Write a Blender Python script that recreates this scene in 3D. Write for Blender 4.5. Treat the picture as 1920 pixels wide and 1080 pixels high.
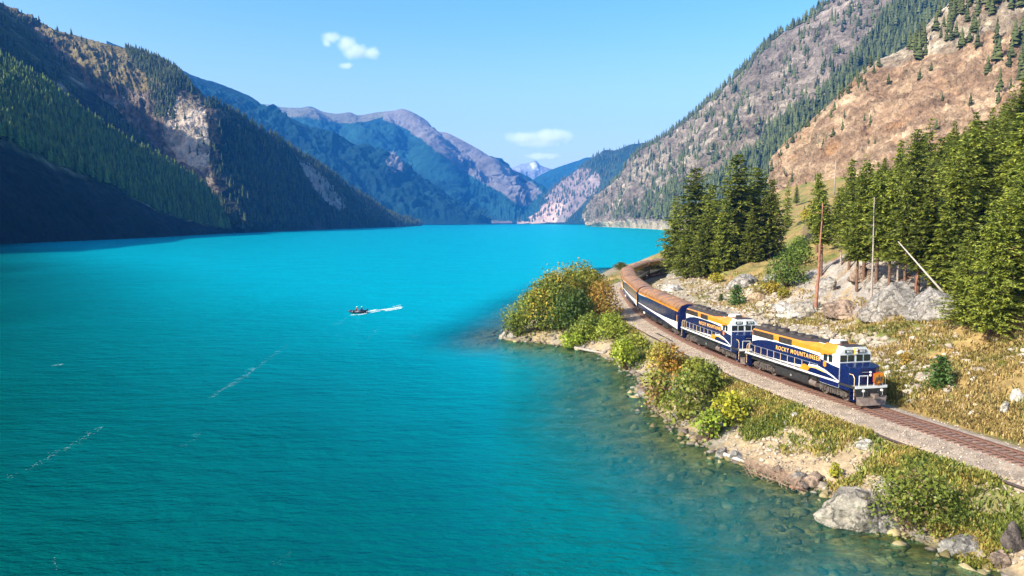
import bpy, bmesh, math, random
import numpy as np
from mathutils import Vector, Matrix

for o in list(bpy.data.objects): bpy.data.objects.remove(o)
SC = bpy.context.scene
COL = SC.collection
R = math.radians
# ------------------------------------------------------------------ camera
F = 1400.0                       # focal length in pixels of a 1920 wide picture
CAMZ = 18.5
PITCH = math.atan(125 / F)
cam = bpy.data.cameras.new('camera')
cam.sensor_width = 36.0
cam.lens = 36.0 * F / 1920
cam.clip_start = 0.5
cam.clip_end = 60000
camo = bpy.data.objects.new('camera', cam)
COL.objects.link(camo)
camo.location = (0, 0, CAMZ)
camo.rotation_euler = (math.pi / 2 - PITCH, 0, 0)
SC.camera = camo
# ------------------------------------------------------------------ light
SUN_AZ = math.atan2(-0.86, -0.51)          # compass direction towards the sun
SUN_EL = R(36)
world = bpy.data.worlds.new('World')
SC.world = world
world.use_nodes = True
wn = world.node_tree
wn.nodes.clear()
sky = wn.nodes.new('ShaderNodeTexSky')
sky.sky_type = 'NISHITA'
sky.sun_disc = False
sky.sun_elevation = SUN_EL
sky.sun_rotation = SUN_AZ
sky.altitude = 300
sky.air_density = 1.3
sky.dust_density = 3.6
sky.ozone_density = 2.6
bg = wn.nodes.new('ShaderNodeBackground')
bg.inputs['Strength'].default_value = 0.14
hs = wn.nodes.new('ShaderNodeHueSaturation')
hs.inputs['Saturation'].default_value = 1.4
wo = wn.nodes.new('ShaderNodeOutputWorld')
wn.links.new(sky.outputs[0], hs.inputs['Color'])
# milky air low over the horizon, the same all the way round
wtc = wn.nodes.new('ShaderNodeTexCoord'); wsx = wn.nodes.new('ShaderNodeSeparateXYZ'); wn.links.new(wtc.outputs['Generated'], wsx.inputs[0])
wmr = wn.nodes.new('ShaderNodeMapRange'); wmr.interpolation_type = 'SMOOTHSTEP'; wmr.inputs['From Min'].default_value = -.02; wmr.inputs['From Max'].default_value = .27; wmr.inputs['To Min'].default_value = .85; wmr.inputs['To Max'].default_value = 0
wn.links.new(wsx.outputs['Z'], wmr.inputs['Value'])
wmx = wn.nodes.new('ShaderNodeMix'); wmx.data_type = 'RGBA'; wn.links.new(wmr.outputs[0], wmx.inputs[0]); wn.links.new(hs.outputs[0], wmx.inputs[6]); wmx.inputs[7].default_value = (2.9, 3.4, 3.75, 1)
wn.links.new(wmx.outputs[2], bg.inputs[0])
wn.links.new(bg.outputs[0], wo.inputs[0])
sl = bpy.data.lights.new('sun', 'SUN')
sl.energy = 4.9
sl.angle = R(0.5)
sl.color = (1.0, 0.93, 0.80)
so = bpy.data.objects.new('sun', sl)
COL.objects.link(so)
sd = Vector((math.sin(SUN_AZ) * math.cos(SUN_EL), math.cos(SUN_AZ) * math.cos(SUN_EL), math.sin(SUN_EL)))
so.rotation_euler = sd.to_track_quat('Z', 'Y').to_euler()
so.location = (-60, -30, 60)
SC.view_settings.view_transform = 'Standard'
SC.view_settings.look = 'None'
SC.view_settings.gamma = 1
SC.view_settings.exposure = 1.0
SC.view_settings.use_curve_mapping = False
SC.cycles.max_bounces = 6
SC.cycles.diffuse_bounces = 2
SC.cycles.glossy_bounces = 2
SC.cycles.transmission_bounces = 3
SC.cycles.transparent_max_bounces = 8
SC.cycles.volume_bounces = 2
SC.cycles.sample_clamp_indirect = 4.0
SC.cycles.use_denoising = True

# ------------------------------------------------------------------ helpers
def ray(px, py):
    """world direction through a pixel of the 1920x1080 photograph"""
    px = np.asarray(px, float); py = np.asarray(py, float)
    xc = (px - 960) / F; yc = (540 - py) / F
    c, s = math.cos(PITCH), math.sin(PITCH)
    return np.stack([xc + 0 * yc, c + yc * s, -s + yc * c], -1)
def P(px, py, Y):
    d = ray(px, py)
    t = np.asarray(Y, float) / d[..., 1]
    return d * t[..., None] + np.array([0, 0, CAMZ])
def G(px, py, z=0.0):
    d = ray(px, py)
    t = (z - CAMZ) / d[..., 2]
    return d * t[..., None] + np.array([0, 0, CAMZ])
def proj(p):
    p = np.asarray(p, float)
    c, s = math.cos(PITCH), math.sin(PITCH)
    z = p[..., 2] - CAMZ; y = p[..., 1]
    depth = y * c - z * s
    up = y * s + z * c
    depth = np.where(depth < 1, 1, depth)
    return 960 + F * p[..., 0] / depth, 540 - F * up / depth

def _h(ix, iy, iz, seed):
    n = (ix.astype(np.int64) * 374761393 + iy.astype(np.int64) * 668265263 + iz.astype(np.int64) * 2147483647 + seed * 1274126177) & 0xffffffff
    n = ((n ^ (n >> 13)) * 1274126177) & 0xffffffff
    n = ((n ^ (n >> 16)) * 2246822519) & 0xffffffff
    return ((n ^ (n >> 15)) & 0xffffff) / float(0xffffff) * 2 - 1
def vn(x, y, z=None, seed=0):
    if z is None: z = np.zeros_like(x)
    x0 = np.floor(x); y0 = np.floor(y); z0 = np.floor(z)
    fx = x - x0; fy = y - y0; fz = z - z0
    fx = fx * fx * (3 - 2 * fx); fy = fy * fy * (3 - 2 * fy); fz = fz * fz * (3 - 2 * fz)
    r = 0
    for dx in (0, 1):
        for dy in (0, 1):
            for dz in (0, 1):
                w = (fx if dx else 1 - fx) * (fy if dy else 1 - fy) * (fz if dz else 1 - fz)
                r = r + w * _h(x0 + dx, y0 + dy, z0 + dz, seed)
    return r
def fbm(x, y, z=None, octv=5, gain=0.5, seed=0, ridged=False):
    r = 0; a = 1.0; f = 1.0; tot = 0
    for i in range(octv):
        n = vn(x * f + 17.3 * i, y * f - 9.1 * i, None if z is None else z * f + 5.7 * i, seed + i)
        if ridged: n = 1 - 2 * np.abs(n)
        r = r + a * n; tot += a; a *= gain; f *= 2.03
    return r / tot
def sstep(a, b, x):
    t = np.clip((x - a) / (b - a), 0, 1)
    return t * t * (3 - 2 * t)
def lerp(a, b, t): return a + (b - a) * t
def inpoly(px, py, poly):
    r = np.zeros(px.shape, bool)
    n = len(poly)
    j = n - 1
    for i in range(n):
        xi, yi = poly[i]; xj, yj = poly[j]
        c = ((yi > py) != (yj > py)) & (px < (xj - xi) * (py - yi) / ((yj - yi) if yj != yi else 1e-9) + xi)
        r ^= c
        j = i
    return r
def segdist(x, y, pts):
    """distance from points to a polyline, arc parameter of the nearest spot and side (+ = right of the line)"""
    best = np.full(x.shape, 1e9); arc = np.zeros(x.shape); side = np.zeros(x.shape); L = 0
    for i in range(len(pts) - 1):
        ax, ay = pts[i][:2]; bx, by = pts[i + 1][:2]
        dx, dy = bx - ax, by - ay; l2 = dx * dx + dy * dy; l = math.sqrt(l2)
        t = np.clip(((x - ax) * dx + (y - ay) * dy) / l2, 0, 1)
        qx = ax + t * dx - x; qy = ay + t * dy - y
        d = np.hypot(qx, qy)
        m = d < best
        best = np.where(m, d, best); arc = np.where(m, L + t * l, arc)
        side = np.where(m, np.sign((x - ax) * dy - (y - ay) * dx), side)
        L += l
    return best, arc, side

def newmesh(name, V, faces, smooth=False, col=None, mats=None, midx=None):
    """V (n,3); faces: (m,k) int array or list of lists; col (n,3) per vertex"""
    me = bpy.data.meshes.new(name)
    V = np.asarray(V, np.float32)
    if isinstance(faces, np.ndarray):
        m, k = faces.shape
        me.vertices.add(len(V)); me.vertices.foreach_set('co', V.ravel())
        me.loops.add(m * k); me.loops.foreach_set('vertex_index', faces.astype(np.int32).ravel())
        me.polygons.add(m); me.polygons.foreach_set('loop_start', np.arange(0, m * k, k, dtype=np.int32))
        me.polygons.foreach_set('loop_total', np.full(m, k, np.int32))
        me.update(calc_edges=True)
    else:
        me.from_pydata([tuple(v) for v in V], [], faces)
    if smooth: me.polygons.foreach_set('use_smooth', np.ones(len(me.polygons), bool))
    if mats:
        for q in mats: me.materials.append(q)
    if midx is not None: me.polygons.foreach_set('material_index', np.asarray(midx, np.int32))
    if col is not None:
        c = np.ones((len(V), 4), np.float32); c[:, :3] = col
        a = me.color_attributes.new('Col', 'FLOAT_COLOR', 'POINT')
        a.data.foreach_set('color', c.ravel())
    me.update()
    return me
def link(name, me, parent=None, loc=None, label=None, cat=None, group=None, kind=None):
    o = bpy.data.objects.new(name, me)
    COL.objects.link(o)
    if parent is not None: o.parent = parent
    if loc is not None: o.location = loc
    tag(o, label, cat, group, kind)
    return o
def tag(o, label=None, cat=None, group=None, kind=None):
    if label: o['label'] = label
    if cat: o['category'] = cat
    if group: o['group'] = group
    if kind: o['kind'] = kind
    return o
def gridfaces(nr, nc):
    i = np.arange(nr * nc).reshape(nr, nc)
    return np.stack([i[:-1, :-1].ravel(), i[:-1, 1:].ravel(), i[1:, 1:].ravel(), i[1:, :-1].ravel()], 1)

# ------------------------------------------------------------------ materials
def mat(name, color=(.5, .5, .5), rough=.6, metal=0.0, spec=0.5, noise=0.0, nscale=8.0, bump=0.0, bscale=20.0, emit=None):
    m = bpy.data.materials.new(name); m.use_nodes = True
    nt = m.node_tree; b = nt.nodes['Principled BSDF']
    b.inputs['Base Color'].default_value = (*color, 1)
    b.inputs['Roughness'].default_value = rough
    b.inputs['Metallic'].default_value = metal
    b.inputs['Specular IOR Level'].default_value = spec
    tc = nt.nodes.new('ShaderNodeTexCoord')
    if noise:
        n = nt.nodes.new('ShaderNodeTexNoise'); n.inputs['Scale'].default_value = nscale; n.inputs['Detail'].default_value = 6
        nt.links.new(tc.outputs['Object'], n.inputs['Vector'])
        mr = nt.nodes.new('ShaderNodeMapRange')
        mr.inputs['From Min'].default_value = .3; mr.inputs['From Max'].default_value = .7
        mr.inputs['To Min'].default_value = 1 - noise; mr.inputs['To Max'].default_value = 1 + noise * .5
        nt.links.new(n.outputs['Fac'], mr.inputs['Value'])
        mx = nt.nodes.new('ShaderNodeVectorMath'); mx.operation = 'SCALE'
        mx.inputs[0].default_value = color
        nt.links.new(mr.outputs[0], mx.inputs['Scale'])
        nt.links.new(mx.outputs[0], b.inputs['Base Color'])
    if bump:
        n2 = nt.nodes.new('ShaderNodeTexNoise'); n2.inputs['Scale'].default_value = bscale; n2.inputs['Detail'].default_value = 8
        nt.links.new(tc.outputs['Object'], n2.inputs['Vector'])
        bp = nt.nodes.new('ShaderNodeBump'); bp.inputs['Strength'].default_value = bump; bp.inputs['Distance'].default_value = .1
        nt.links.new(n2.outputs['Fac'], bp.inputs['Height']); nt.links.new(bp.outputs[0], b.inputs['Normal'])
    return m

def terrain_mat(name, s1=.02, s2=.15, bdist=3.0, bstr=.8, contrast=.55, rock=None):
    """vertex colour 'Col' broken up by procedural noise at two scales, with rock cracks in the relief"""
    m = bpy.data.materials.new(name); m.use_nodes = True
    nt = m.node_tree; N = nt.nodes; Lk = nt.links; b = N['Principled BSDF']
    b.inputs['Roughness'].default_value = .95; b.inputs['Specular IOR Level'].default_value = .15
    at = N.new('ShaderNodeAttribute'); at.attribute_name = 'Col'
    tc = N.new('ShaderNodeTexCoord')
    def noi(sc, det=8, rg=.65):
        n = N.new('ShaderNodeTexNoise'); n.inputs['Scale'].default_value = sc; n.inputs['Detail'].default_value = det; n.inputs['Roughness'].default_value = rg
        Lk.new(tc.outputs['Object'], n.inputs['Vector']); return n
    n1 = noi(s1); n2 = noi(s2)
    vo = N.new('ShaderNodeTexVoronoi'); vo.inputs['Scale'].default_value = s2 * 1.3
    Lk.new(n1.outputs['Color'], vo.inputs['Vector'])
    mp = N.new('ShaderNodeVectorMath'); mp.operation = 'MULTIPLY_ADD'
    Lk.new(n2.outputs['Color'], mp.inputs[0]); mp.inputs[1].default_value = (1.5 / s2 * .6,) * 3; Lk.new(tc.outputs['Object'], mp.inputs[2])
    Lk.new(mp.outputs[0], vo.inputs['Vector'])
    a1 = N.new('ShaderNodeMath'); a1.operation = 'ADD'; Lk.new(n1.outputs['Fac'], a1.inputs[0]); Lk.new(n2.outputs['Fac'], a1.inputs[1])
    mr = N.new('ShaderNodeMapRange'); mr.inputs['From Min'].default_value = .7; mr.inputs['From Max'].default_value = 1.3
    mr.inputs['To Min'].default_value = 1 - contrast; mr.inputs['To Max'].default_value = 1 + contrast * .7
    Lk.new(a1.outputs[0], mr.inputs['Value'])
    mx = N.new('ShaderNodeVectorMath'); mx.operation = 'SCALE'; Lk.new(at.outputs['Color'], mx.inputs[0]); Lk.new(mr.outputs[0], mx.inputs['Scale'])
    Lk.new(mx.outputs[0], b.inputs['Base Color'])
    h = N.new('ShaderNodeMath'); h.operation = 'MULTIPLY_ADD'; Lk.new(vo.outputs['Distance'], h.inputs[0]); h.inputs[1].default_value = .5 ; Lk.new(n2.outputs['Fac'], h.inputs[2])
    bp = N.new('ShaderNodeBump'); bp.inputs['Strength'].default_value = bstr; bp.inputs['Distance'].default_value = bdist
    Lk.new(h.outputs[0], bp.inputs['Height']); Lk.new(bp.outputs[0], b.inputs['Normal'])
    return m
def rock_mat(name, c, sc=1.0):
    """broken rock: two scales of tone, thin dark cracks, lichen flecks and sharp relief"""
    m = bpy.data.materials.new(name); m.use_nodes = True
    nt = m.node_tree; N = nt.nodes; Lk = nt.links; b = N['Principled BSDF']; b.inputs['Roughness'].default_value = .92; b.inputs['Specular IOR Level'].default_value = .2
    tc = N.new('ShaderNodeTexCoord'); oi = N.new('ShaderNodeObjectInfo')
    off = N.new('ShaderNodeVectorMath'); off.operation = 'ADD'; Lk.new(tc.outputs['Object'], off.inputs[0]); Lk.new(oi.outputs['Location'], off.inputs[1])
    def noi(s, det=8):
        n = N.new('ShaderNodeTexNoise'); n.inputs['Scale'].default_value = s; n.inputs['Detail'].default_value = det; n.inputs['Roughness'].default_value = .7; Lk.new(off.outputs[0], n.inputs['Vector']); return n
    n1, n2 = noi(.5 * sc), noi(3.5 * sc)
    wp = N.new('ShaderNodeVectorMath'); wp.operation = 'MULTIPLY_ADD'; Lk.new(n1.outputs['Color'], wp.inputs[0]); wp.inputs[1].default_value = (3.2, 3.2, 3.2); Lk.new(off.outputs[0], wp.inputs[2])
    vo = N.new('ShaderNodeTexVoronoi'); vo.feature = 'DISTANCE_TO_EDGE'; vo.inputs['Scale'].default_value = .55 * sc; Lk.new(wp.outputs[0], vo.inputs['Vector'])
    ck = N.new('ShaderNodeMapRange'); ck.inputs['From Max'].default_value = .045; ck.inputs['To Min'].default_value = .55; Lk.new(vo.outputs['Distance'], ck.inputs['Value'])
    tn = N.new('ShaderNodeMapRange'); tn.inputs['From Min'].default_value = .38; tn.inputs['From Max'].default_value = .62; tn.inputs['To Min'].default_value = .55; tn.inputs['To Max'].default_value = 1.25; Lk.new(n2.outputs['Fac'], tn.inputs['Value'])
    t2 = N.new('ShaderNodeMapRange'); t2.inputs['From Min'].default_value = .4; t2.inputs['From Max'].default_value = .6; t2.inputs['To Min'].default_value = .75; t2.inputs['To Max'].default_value = 1.15; Lk.new(n1.outputs['Fac'], t2.inputs['Value'])
    a = N.new('ShaderNodeMath'); a.operation = 'MULTIPLY'; Lk.new(ck.outputs[0], a.inputs[0]); Lk.new(tn.outputs[0], a.inputs[1])
    a2 = N.new('ShaderNodeMath'); a2.operation = 'MULTIPLY'; Lk.new(a.outputs[0], a2.inputs[0]); Lk.new(t2.outputs[0], a2.inputs[1])
    mx = N.new('ShaderNodeVectorMath'); mx.operation = 'SCALE'; mx.inputs[0].default_value = c; Lk.new(a2.outputs[0], mx.inputs['Scale']); Lk.new(mx.outputs[0], b.inputs['Base Color'])
    h = N.new('ShaderNodeMath'); h.operation = 'MULTIPLY_ADD'; Lk.new(ck.outputs[0], h.inputs[0]); h.inputs[1].default_value = .5; Lk.new(n2.outputs['Fac'], h.inputs[2])
    bp = N.new('ShaderNodeBump'); bp.inputs['Strength'].default_value = 1; bp.inputs['Distance'].default_value = .3 / sc; Lk.new(h.outputs[0], bp.inputs['Height']); Lk.new(bp.outputs[0], b.inputs['Normal'])
    return m
def leaf_mat(name, trans=.25, rough=.6):
    m = bpy.data.materials.new(name); m.use_nodes = True
    nt = m.node_tree; N = nt.nodes; b = N['Principled BSDF']
    at = N.new('ShaderNodeAttribute'); at.attribute_name = 'Col'
    oi = N.new('ShaderNodeObjectInfo')
    mr = N.new('ShaderNodeMapRange'); mr.inputs['To Min'].default_value = .78; mr.inputs['To Max'].default_value = 1.4
    nt.links.new(oi.outputs['Random'], mr.inputs['Value'])
    mx = N.new('ShaderNodeVectorMath'); mx.operation = 'SCALE'
    nt.links.new(at.outputs['Color'], mx.inputs[0]); nt.links.new(mr.outputs[0], mx.inputs['Scale'])
    nt.links.new(mx.outputs[0], b.inputs['Base Color'])
    b.inputs['Roughness'].default_value = rough; b.inputs['Specular IOR Level'].default_value = .25
    t = N.new('ShaderNodeBsdfTranslucent'); nt.links.new(mx.outputs[0], t.inputs['Color'])
    ms = N.new('ShaderNodeMixShader'); ms.inputs[0].default_value = trans
    nt.links.new(b.outputs[0], ms.inputs[1]); nt.links.new(t.outputs[0], ms.inputs[2])
    nt.links.new(ms.outputs[0], N['Material Output'].inputs['Surface'])
    return m
# ================================================================== mountains
def interp1(arr, n, axis):
    """smooth resampling of a control net along one axis (Catmull-Rom)"""
    arr = np.moveaxis(np.asarray(arr, float), axis, 0)
    m = len(arr)
    t = np.linspace(0, m - 1, n); i = np.clip(np.floor(t).astype(int), 0, m - 2); f = (t - i)
    f = f.reshape((-1,) + (1,) * (arr.ndim - 1))
    p1 = arr[i]; p2 = arr[i + 1]; p0 = arr[np.maximum(i - 1, 0)]; p3 = arr[np.minimum(i + 2, m - 1)]
    r = .5 * ((2 * p1) + (-p0 + p2) * f + (2 * p0 - 5 * p1 + 4 * p2 - p3) * f * f + (-p0 + 3 * p1 - 3 * p2 + p3) * f ** 3)
    return np.moveaxis(r, 0, axis)
def interpL(arr, n, axis):
    arr = np.moveaxis(np.asarray(arr, float), axis, 0)
    m = len(arr); t = np.linspace(0, m - 1, n); i = np.clip(np.floor(t).astype(int), 0, m - 2)
    f = (t - i).reshape((-1,) + (1,) * (arr.ndim - 1))
    return np.moveaxis(arr[i] * (1 - f) + arr[i + 1] * f, 0, axis)
MTN = {}
def mountain(name, cols, nc, nr, amp, size, colfn, matr, seed=0, taper_top=.25, back=(1.25, -.35), lin=True, label=None, ridged=.6, rv=.45):
    """cols: list of columns, each a list of (px, py, Y) from the foot to the ridge. Builds front face and back face as one real terrain sheet"""
    A = np.array([[P(*q) for q in c] for c in cols])          # (C, Rr, 3)
    nb = max(4, nr // 8)
    net = interp1(A, nc, 0)
    net = (interpL if lin else interp1)(net, nr, 1)
    s = np.linspace(0, 1, nr)[None, :]
    u = np.linspace(0, 1, nc)[:, None]
    du = np.gradient(net, axis=0); ds = np.gradient(net, axis=1)
    nn = np.cross(du, ds); nn /= np.linalg.norm(nn, axis=2)[..., None] + 1e-9
    nn[nn[..., 2] < 0] *= -1
    x, y, z = net[..., 0] / size, net[..., 1] / size, net[..., 2] / size
    d = ridged * fbm(x, y, z, 6, .55, seed, True) + (1 - ridged) * fbm(x * 1.7, y * 1.7, z * 1.7, 6, .6, seed + 40)
    # ravines running down the slope
    ml = net[:, nr // 2]; al = np.concatenate([[0], np.cumsum(np.linalg.norm(np.diff(ml, axis=0), axis=1))])[:, None]
    hw = np.linalg.norm(net[:, -1] - net[:, 0], axis=1)[:, None]
    bend = .8 * fbm(x * 1.1, y * 1.1, z * 1.1, 3, .5, seed + 90)
    rav = fbm(al / size * 2.2 + bend + 0 * s, s * hw / size * .45 + 0 * al, None, 5, .55, seed + 80, True)
    d = d + rv * rav
    d = d + .30 * fbm(x * 6.1, y * 6.1, z * 3.4, 5, .62, seed + 70, True)
    w = sstep(0, .08, s) * lerp(1, taper_top, sstep(.8, 1, s))
    net = net + nn * (d * amp * w)[..., None]
    # back slope
    rd = net[:, -1]; A0 = net[:, 0]
    out = rd[:, :2] / (np.linalg.norm(rd[:, :2], axis=1)[:, None])
    rows = [net]
    for k in range(1, nb + 1):
        f = k / nb
        b = rd.copy()
        D = (rd[:, 2] * 1.3 + 30) * f
        b[:, :2] += out * D[:, None]
        b[:, 2] = rd[:, 2] * (1 - f ** 1.2) - 4 * f
        rows.append(b[:, None, :])
    full = np.concatenate(rows, 1)
    V = full.reshape(-1, 3)
    px, py = proj(V)
    S = np.broadcast_to(np.concatenate([s, np.ones((1, nb))], 1), full.shape[:2]).ravel()
    g = np.gradient(full, axis=1); g2 = np.gradient(full, axis=0)
    fn = np.cross(g2, g); fn /= np.linalg.norm(fn, axis=2)[..., None] + 1e-9
    steep = 1 - np.abs(fn[..., 2].ravel())
    c = colfn(px, py, V, S, steep)
    me = newmesh(name, V, gridfaces(full.shape[0], full.shape[1]), True, c, [matr])
    o = link(name, me, kind='structure')
    if label: o['label'] = label
    MTN[name] = (net, nn)
    return o

# colour fields ---------------------------------------------------
def mixc(a, b, t): return a + (b - a) * t[:, None]
C_ = lambda *v: np.array(v, float)[None, :]
FORF = C_(.022, .045, .014)
def wob(px, py, V, amt, size, seed):
    n1 = fbm(V[:, 0] / size, V[:, 1] / size, V[:, 2] / size, 4, .6, seed)
    n2 = fbm(V[:, 0] / size + 31, V[:, 1] / size, V[:, 2] / size, 4, .6, seed + 9)
    return px + n1 * amt, py + n2 * amt, n1, n2
def col_left(px, py, V, S, st):
    wx, wy, n1, n2 = wob(px, py, V, 14, 60, 3)
    c = mixc(C_(.13, .10, .07), C_(.30, .235, .175), sstep(-.4, .4, n1))
    crk = fbm(V[:, 0] / 26 + n1, V[:, 1] / 26, V[:, 2] / 16, 5, .65, 87, True)
    c = mixc(c, C_(.06, .045, .035) + 0 * c, sstep(.08, .45, crk) * .6)
    grass = inpoly(wx, wy, [(-50, -20), (90, 40), (250, 95), (340, 160), (300, 175), (240, 165), (180, 150), (100, 75), (0, 0)])
    c = np.where(grass[:, None], mixc(C_(.17, .135, .055), C_(.21, .165, .085), sstep(-.3, .3, n2)), c)
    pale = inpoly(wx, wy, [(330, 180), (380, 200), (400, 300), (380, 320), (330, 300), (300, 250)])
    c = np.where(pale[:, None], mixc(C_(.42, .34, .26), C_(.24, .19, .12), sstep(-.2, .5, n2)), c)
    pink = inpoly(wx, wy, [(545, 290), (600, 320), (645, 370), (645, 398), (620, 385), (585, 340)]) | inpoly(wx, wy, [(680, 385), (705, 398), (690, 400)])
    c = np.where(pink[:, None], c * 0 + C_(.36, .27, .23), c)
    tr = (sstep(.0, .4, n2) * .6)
    dark = inpoly(wx, wy, [(385, 215), (470, 235), (740, 420), (740, 440), (440, 440), (400, 330)]) & ~pink  # shaded face gets a darker rock colour, part of its shade painted in
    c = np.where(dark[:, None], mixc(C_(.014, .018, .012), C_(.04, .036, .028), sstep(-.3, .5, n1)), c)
    return mixc(c, FORF + 0 * c, tr * .5)
def col_spur(px, py, V, S, st):
    wx, wy, n1, n2 = wob(px, py, V, 10, 35, 5)
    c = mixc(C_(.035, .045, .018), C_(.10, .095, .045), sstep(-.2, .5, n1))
    cliff = sstep(.45, .38, S + n2 * .05)  # cliff colour lowered so that its shade lies partly in the colour
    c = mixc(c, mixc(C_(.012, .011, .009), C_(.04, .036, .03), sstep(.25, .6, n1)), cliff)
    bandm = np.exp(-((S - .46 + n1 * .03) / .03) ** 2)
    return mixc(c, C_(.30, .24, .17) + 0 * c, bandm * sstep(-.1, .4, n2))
def col_r1(px, py, V, S, st):
    wx, wy, n1, n2 = wob(px, py, V, 22, 90, 7)
    c = mixc(C_(.18, .145, .11), C_(.34, .285, .22), sstep(-.35, .35, n1))
    hi = sstep(250, 80, wy)
    c = mixc(c, mixc(C_(.15, .125, .105), C_(.27, .225, .19), sstep(-.3, .3, n2)), hi)
    crk = fbm(V[:, 0] / 40 + n1, V[:, 1] / 40, V[:, 2] / 24, 5, .65, 89, True)
    c = mixc(c, C_(.085, .07, .055) + 0 * c, sstep(.10, .5, crk) * .5)
    gul = inpoly(wx, wy, [(1250, 420), (1235, 385), (1330, 335), (1420, 275), (1540, 175), (1640, 70), (1700, -20), (1990, -20), (1990, 300), (1400, 420)])
    c = np.where(gul[:, None], mixc(C_(.045, .065, .025), C_(.12, .115, .07), sstep(0, .6, n2)), c)
    gr = inpoly(wx, wy, [(1150, 400), (1200, 370), (1260, 360), (1260, 412), (1150, 412)])
    c = np.where(gr[:, None], c * .6, c)
    sand = (py > 416 + n1 * 9 + n2 * 4)
    return np.where(sand[:, None], C_(.33, .265, .185) * (1 + .4 * n2[:, None]) + 0 * c, c)
def col_r2(px, py, V, S, st):
    wx, wy, n1, n2 = wob(px, py, V, 18, 22, 11)
    c = mixc(C_(.27, .175, .11), C_(.45, .32, .205), sstep(-.35, .35, n1))
    c = mixc(c, C_(.36, .18, .075) + 0 * c, sstep(.1, .5, n2) * .6)
    rocky = inpoly(wx, wy, [(1600, 140), (1760, 20), (1930, -60), (1930, 60), (1850, 60), (1800, 90), (1700, 110)])
    c = np.where(rocky[:, None], mixc(C_(.27, .22, .16), C_(.42, .36, .27), sstep(-.3, .3, n2)), c)
    crk = fbm(V[:, 0] / 14 + n1, V[:, 1] / 14, V[:, 2] / 8, 5, .62, 88, True)
    c = mixc(c, C_(.15, .09, .055) + 0 * c, sstep(.15, .5, crk) * .5)
    stre = fbm(V[:, 0] / 9, V[:, 1] / 9, V[:, 2] / 40, 4, .6, 77)
    c = c * (1 + .25 * stre)[:, None]
    return c
def mkfar(base1, base2, patches, size, amt=12, seed=1, sandy=0):
    def f(px, py, V, S, st):
        wx, wy, n1, n2 = wob(px, py, V, amt, size, seed)
        c = mixc(C_(*base1), C_(*base2), sstep(-.3, .4, n1))
        for poly, cc in patches:
            m = inpoly(wx, wy, poly)
            c = np.where(m[:, None], C_(*cc) * (1 + .5 * n2[:, None]), c)
        if sandy: 
            c = np.where((py > sandy + n1 * 2)[:, None], C_(.4, .34, .26) + 0 * c, c)
        return c
    return f

M_far = terrain_mat('far mountainside', .004, .03, 12, .7, .5)
M_mid = terrain_mat('rocky mountainside', .018, .12, 6.5, 1.0, .8)
M_tan = terrain_mat('tan bluff rock', .05, .30, 3.0, 1.0, .65)

# --- left: forested spur at the shore
def curve(c): xs = [q[0] for q in c]; ys = [q[1] for q in c]; return lambda x: float(np.interp(x, xs, ys))
cliffc = curve([(-900, -230), (-400, 60), (0, 262), (85, 296), (149, 317), (192, 341), (255, 375), (298, 400), (380, 425), (440, 437)])
crestc = curve([(-1200, -500), (-400, -60), (-100, 80), (0, 122), (43, 136), (85, 170), (128, 204), (170, 230), (234, 268), (277, 290), (341, 324), (383, 353), (408, 385), (426, 417), (440, 437)])
def pxof(X, Y): return 960 + X / Y * F * 1.0
cols = []
for Y, xs, dc, dt, dy in ((330, -400, 90, 330, 40), (450, -405, 90, 330, 50), (600, -411, 85, 320, 60), (750, -408, 75, 270, 75), (863, -408, 62, 215, 80),
                          (960, -420, 45, 150, 80), (1050, -428, 26, 95, 60), (1120, -434, 12, 50, 40), (1165, -436, 4, 16, 10)):
    px0 = pxof(xs, Y); a = G(px0, 540 + 0)  # placeholder for the pixel column
    base = (px0, float(proj(np.array([xs, Y, -1.0]))[1]), Y)
    Xc = xs - dc; pc = pxof(Xc, Y + dy * .2); Xt = xs - dt; Yt = Y + dy; pt = pxof(Xt, Yt)
    yc_, yt_ = cliffc(pc), crestc(pt)
    cols.append([base, (lerp(px0, pc, .55), lerp(base[1], yc_, .62), Y + dy * .1), (pc, yc_, Y + dy * .2), (lerp(pc, pt, .5), lerp(yc_, yt_, .53), lerp(Y + dy * .2, Yt, .5)), (pt, yt_, Yt)])
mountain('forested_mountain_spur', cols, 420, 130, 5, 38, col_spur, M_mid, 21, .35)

# --- left: tall mountain, its shaded lake face
sky2 = curve([(324, 128), (353, 151), (370, 170), (392, 192), (422, 209), (462, 226), (502, 252), (523, 270), (554, 286), (590, 307), (627, 332), (664, 362), (700, 387), (719, 402), (737, 408), (765, 416), (789, 421)])
cols = []
for (Y, xs, px, py) in ((1195, -437, 462, 434), (1260, -436, 402, 338), (1350, -433, 391, 298), (1450, -430, 399, 240), (1600, -428, 392, None), (1800, -424, 500, None),
                        (2000, -415, 557, None), (2200, -402, 615, None), (2400, -388, 664, None), (2650, -378, 712, None), (2900, -378, 745, None), (3200, -388, 785, None)):
    px0 = pxof(xs, Y); py0 = float(proj(np.array([xs, Y, -2.0]))[1])
    if py is None: py = sky2(px)
    cols.append([(px0, py0, Y), (lerp(px0, px, .5), lerp(py0, py, .52), Y), (px, py, Y)])
mountain('shaded_mountain_face', cols, 330, 120, 20, 110, col_left, M_mid, 31, .35)
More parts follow.
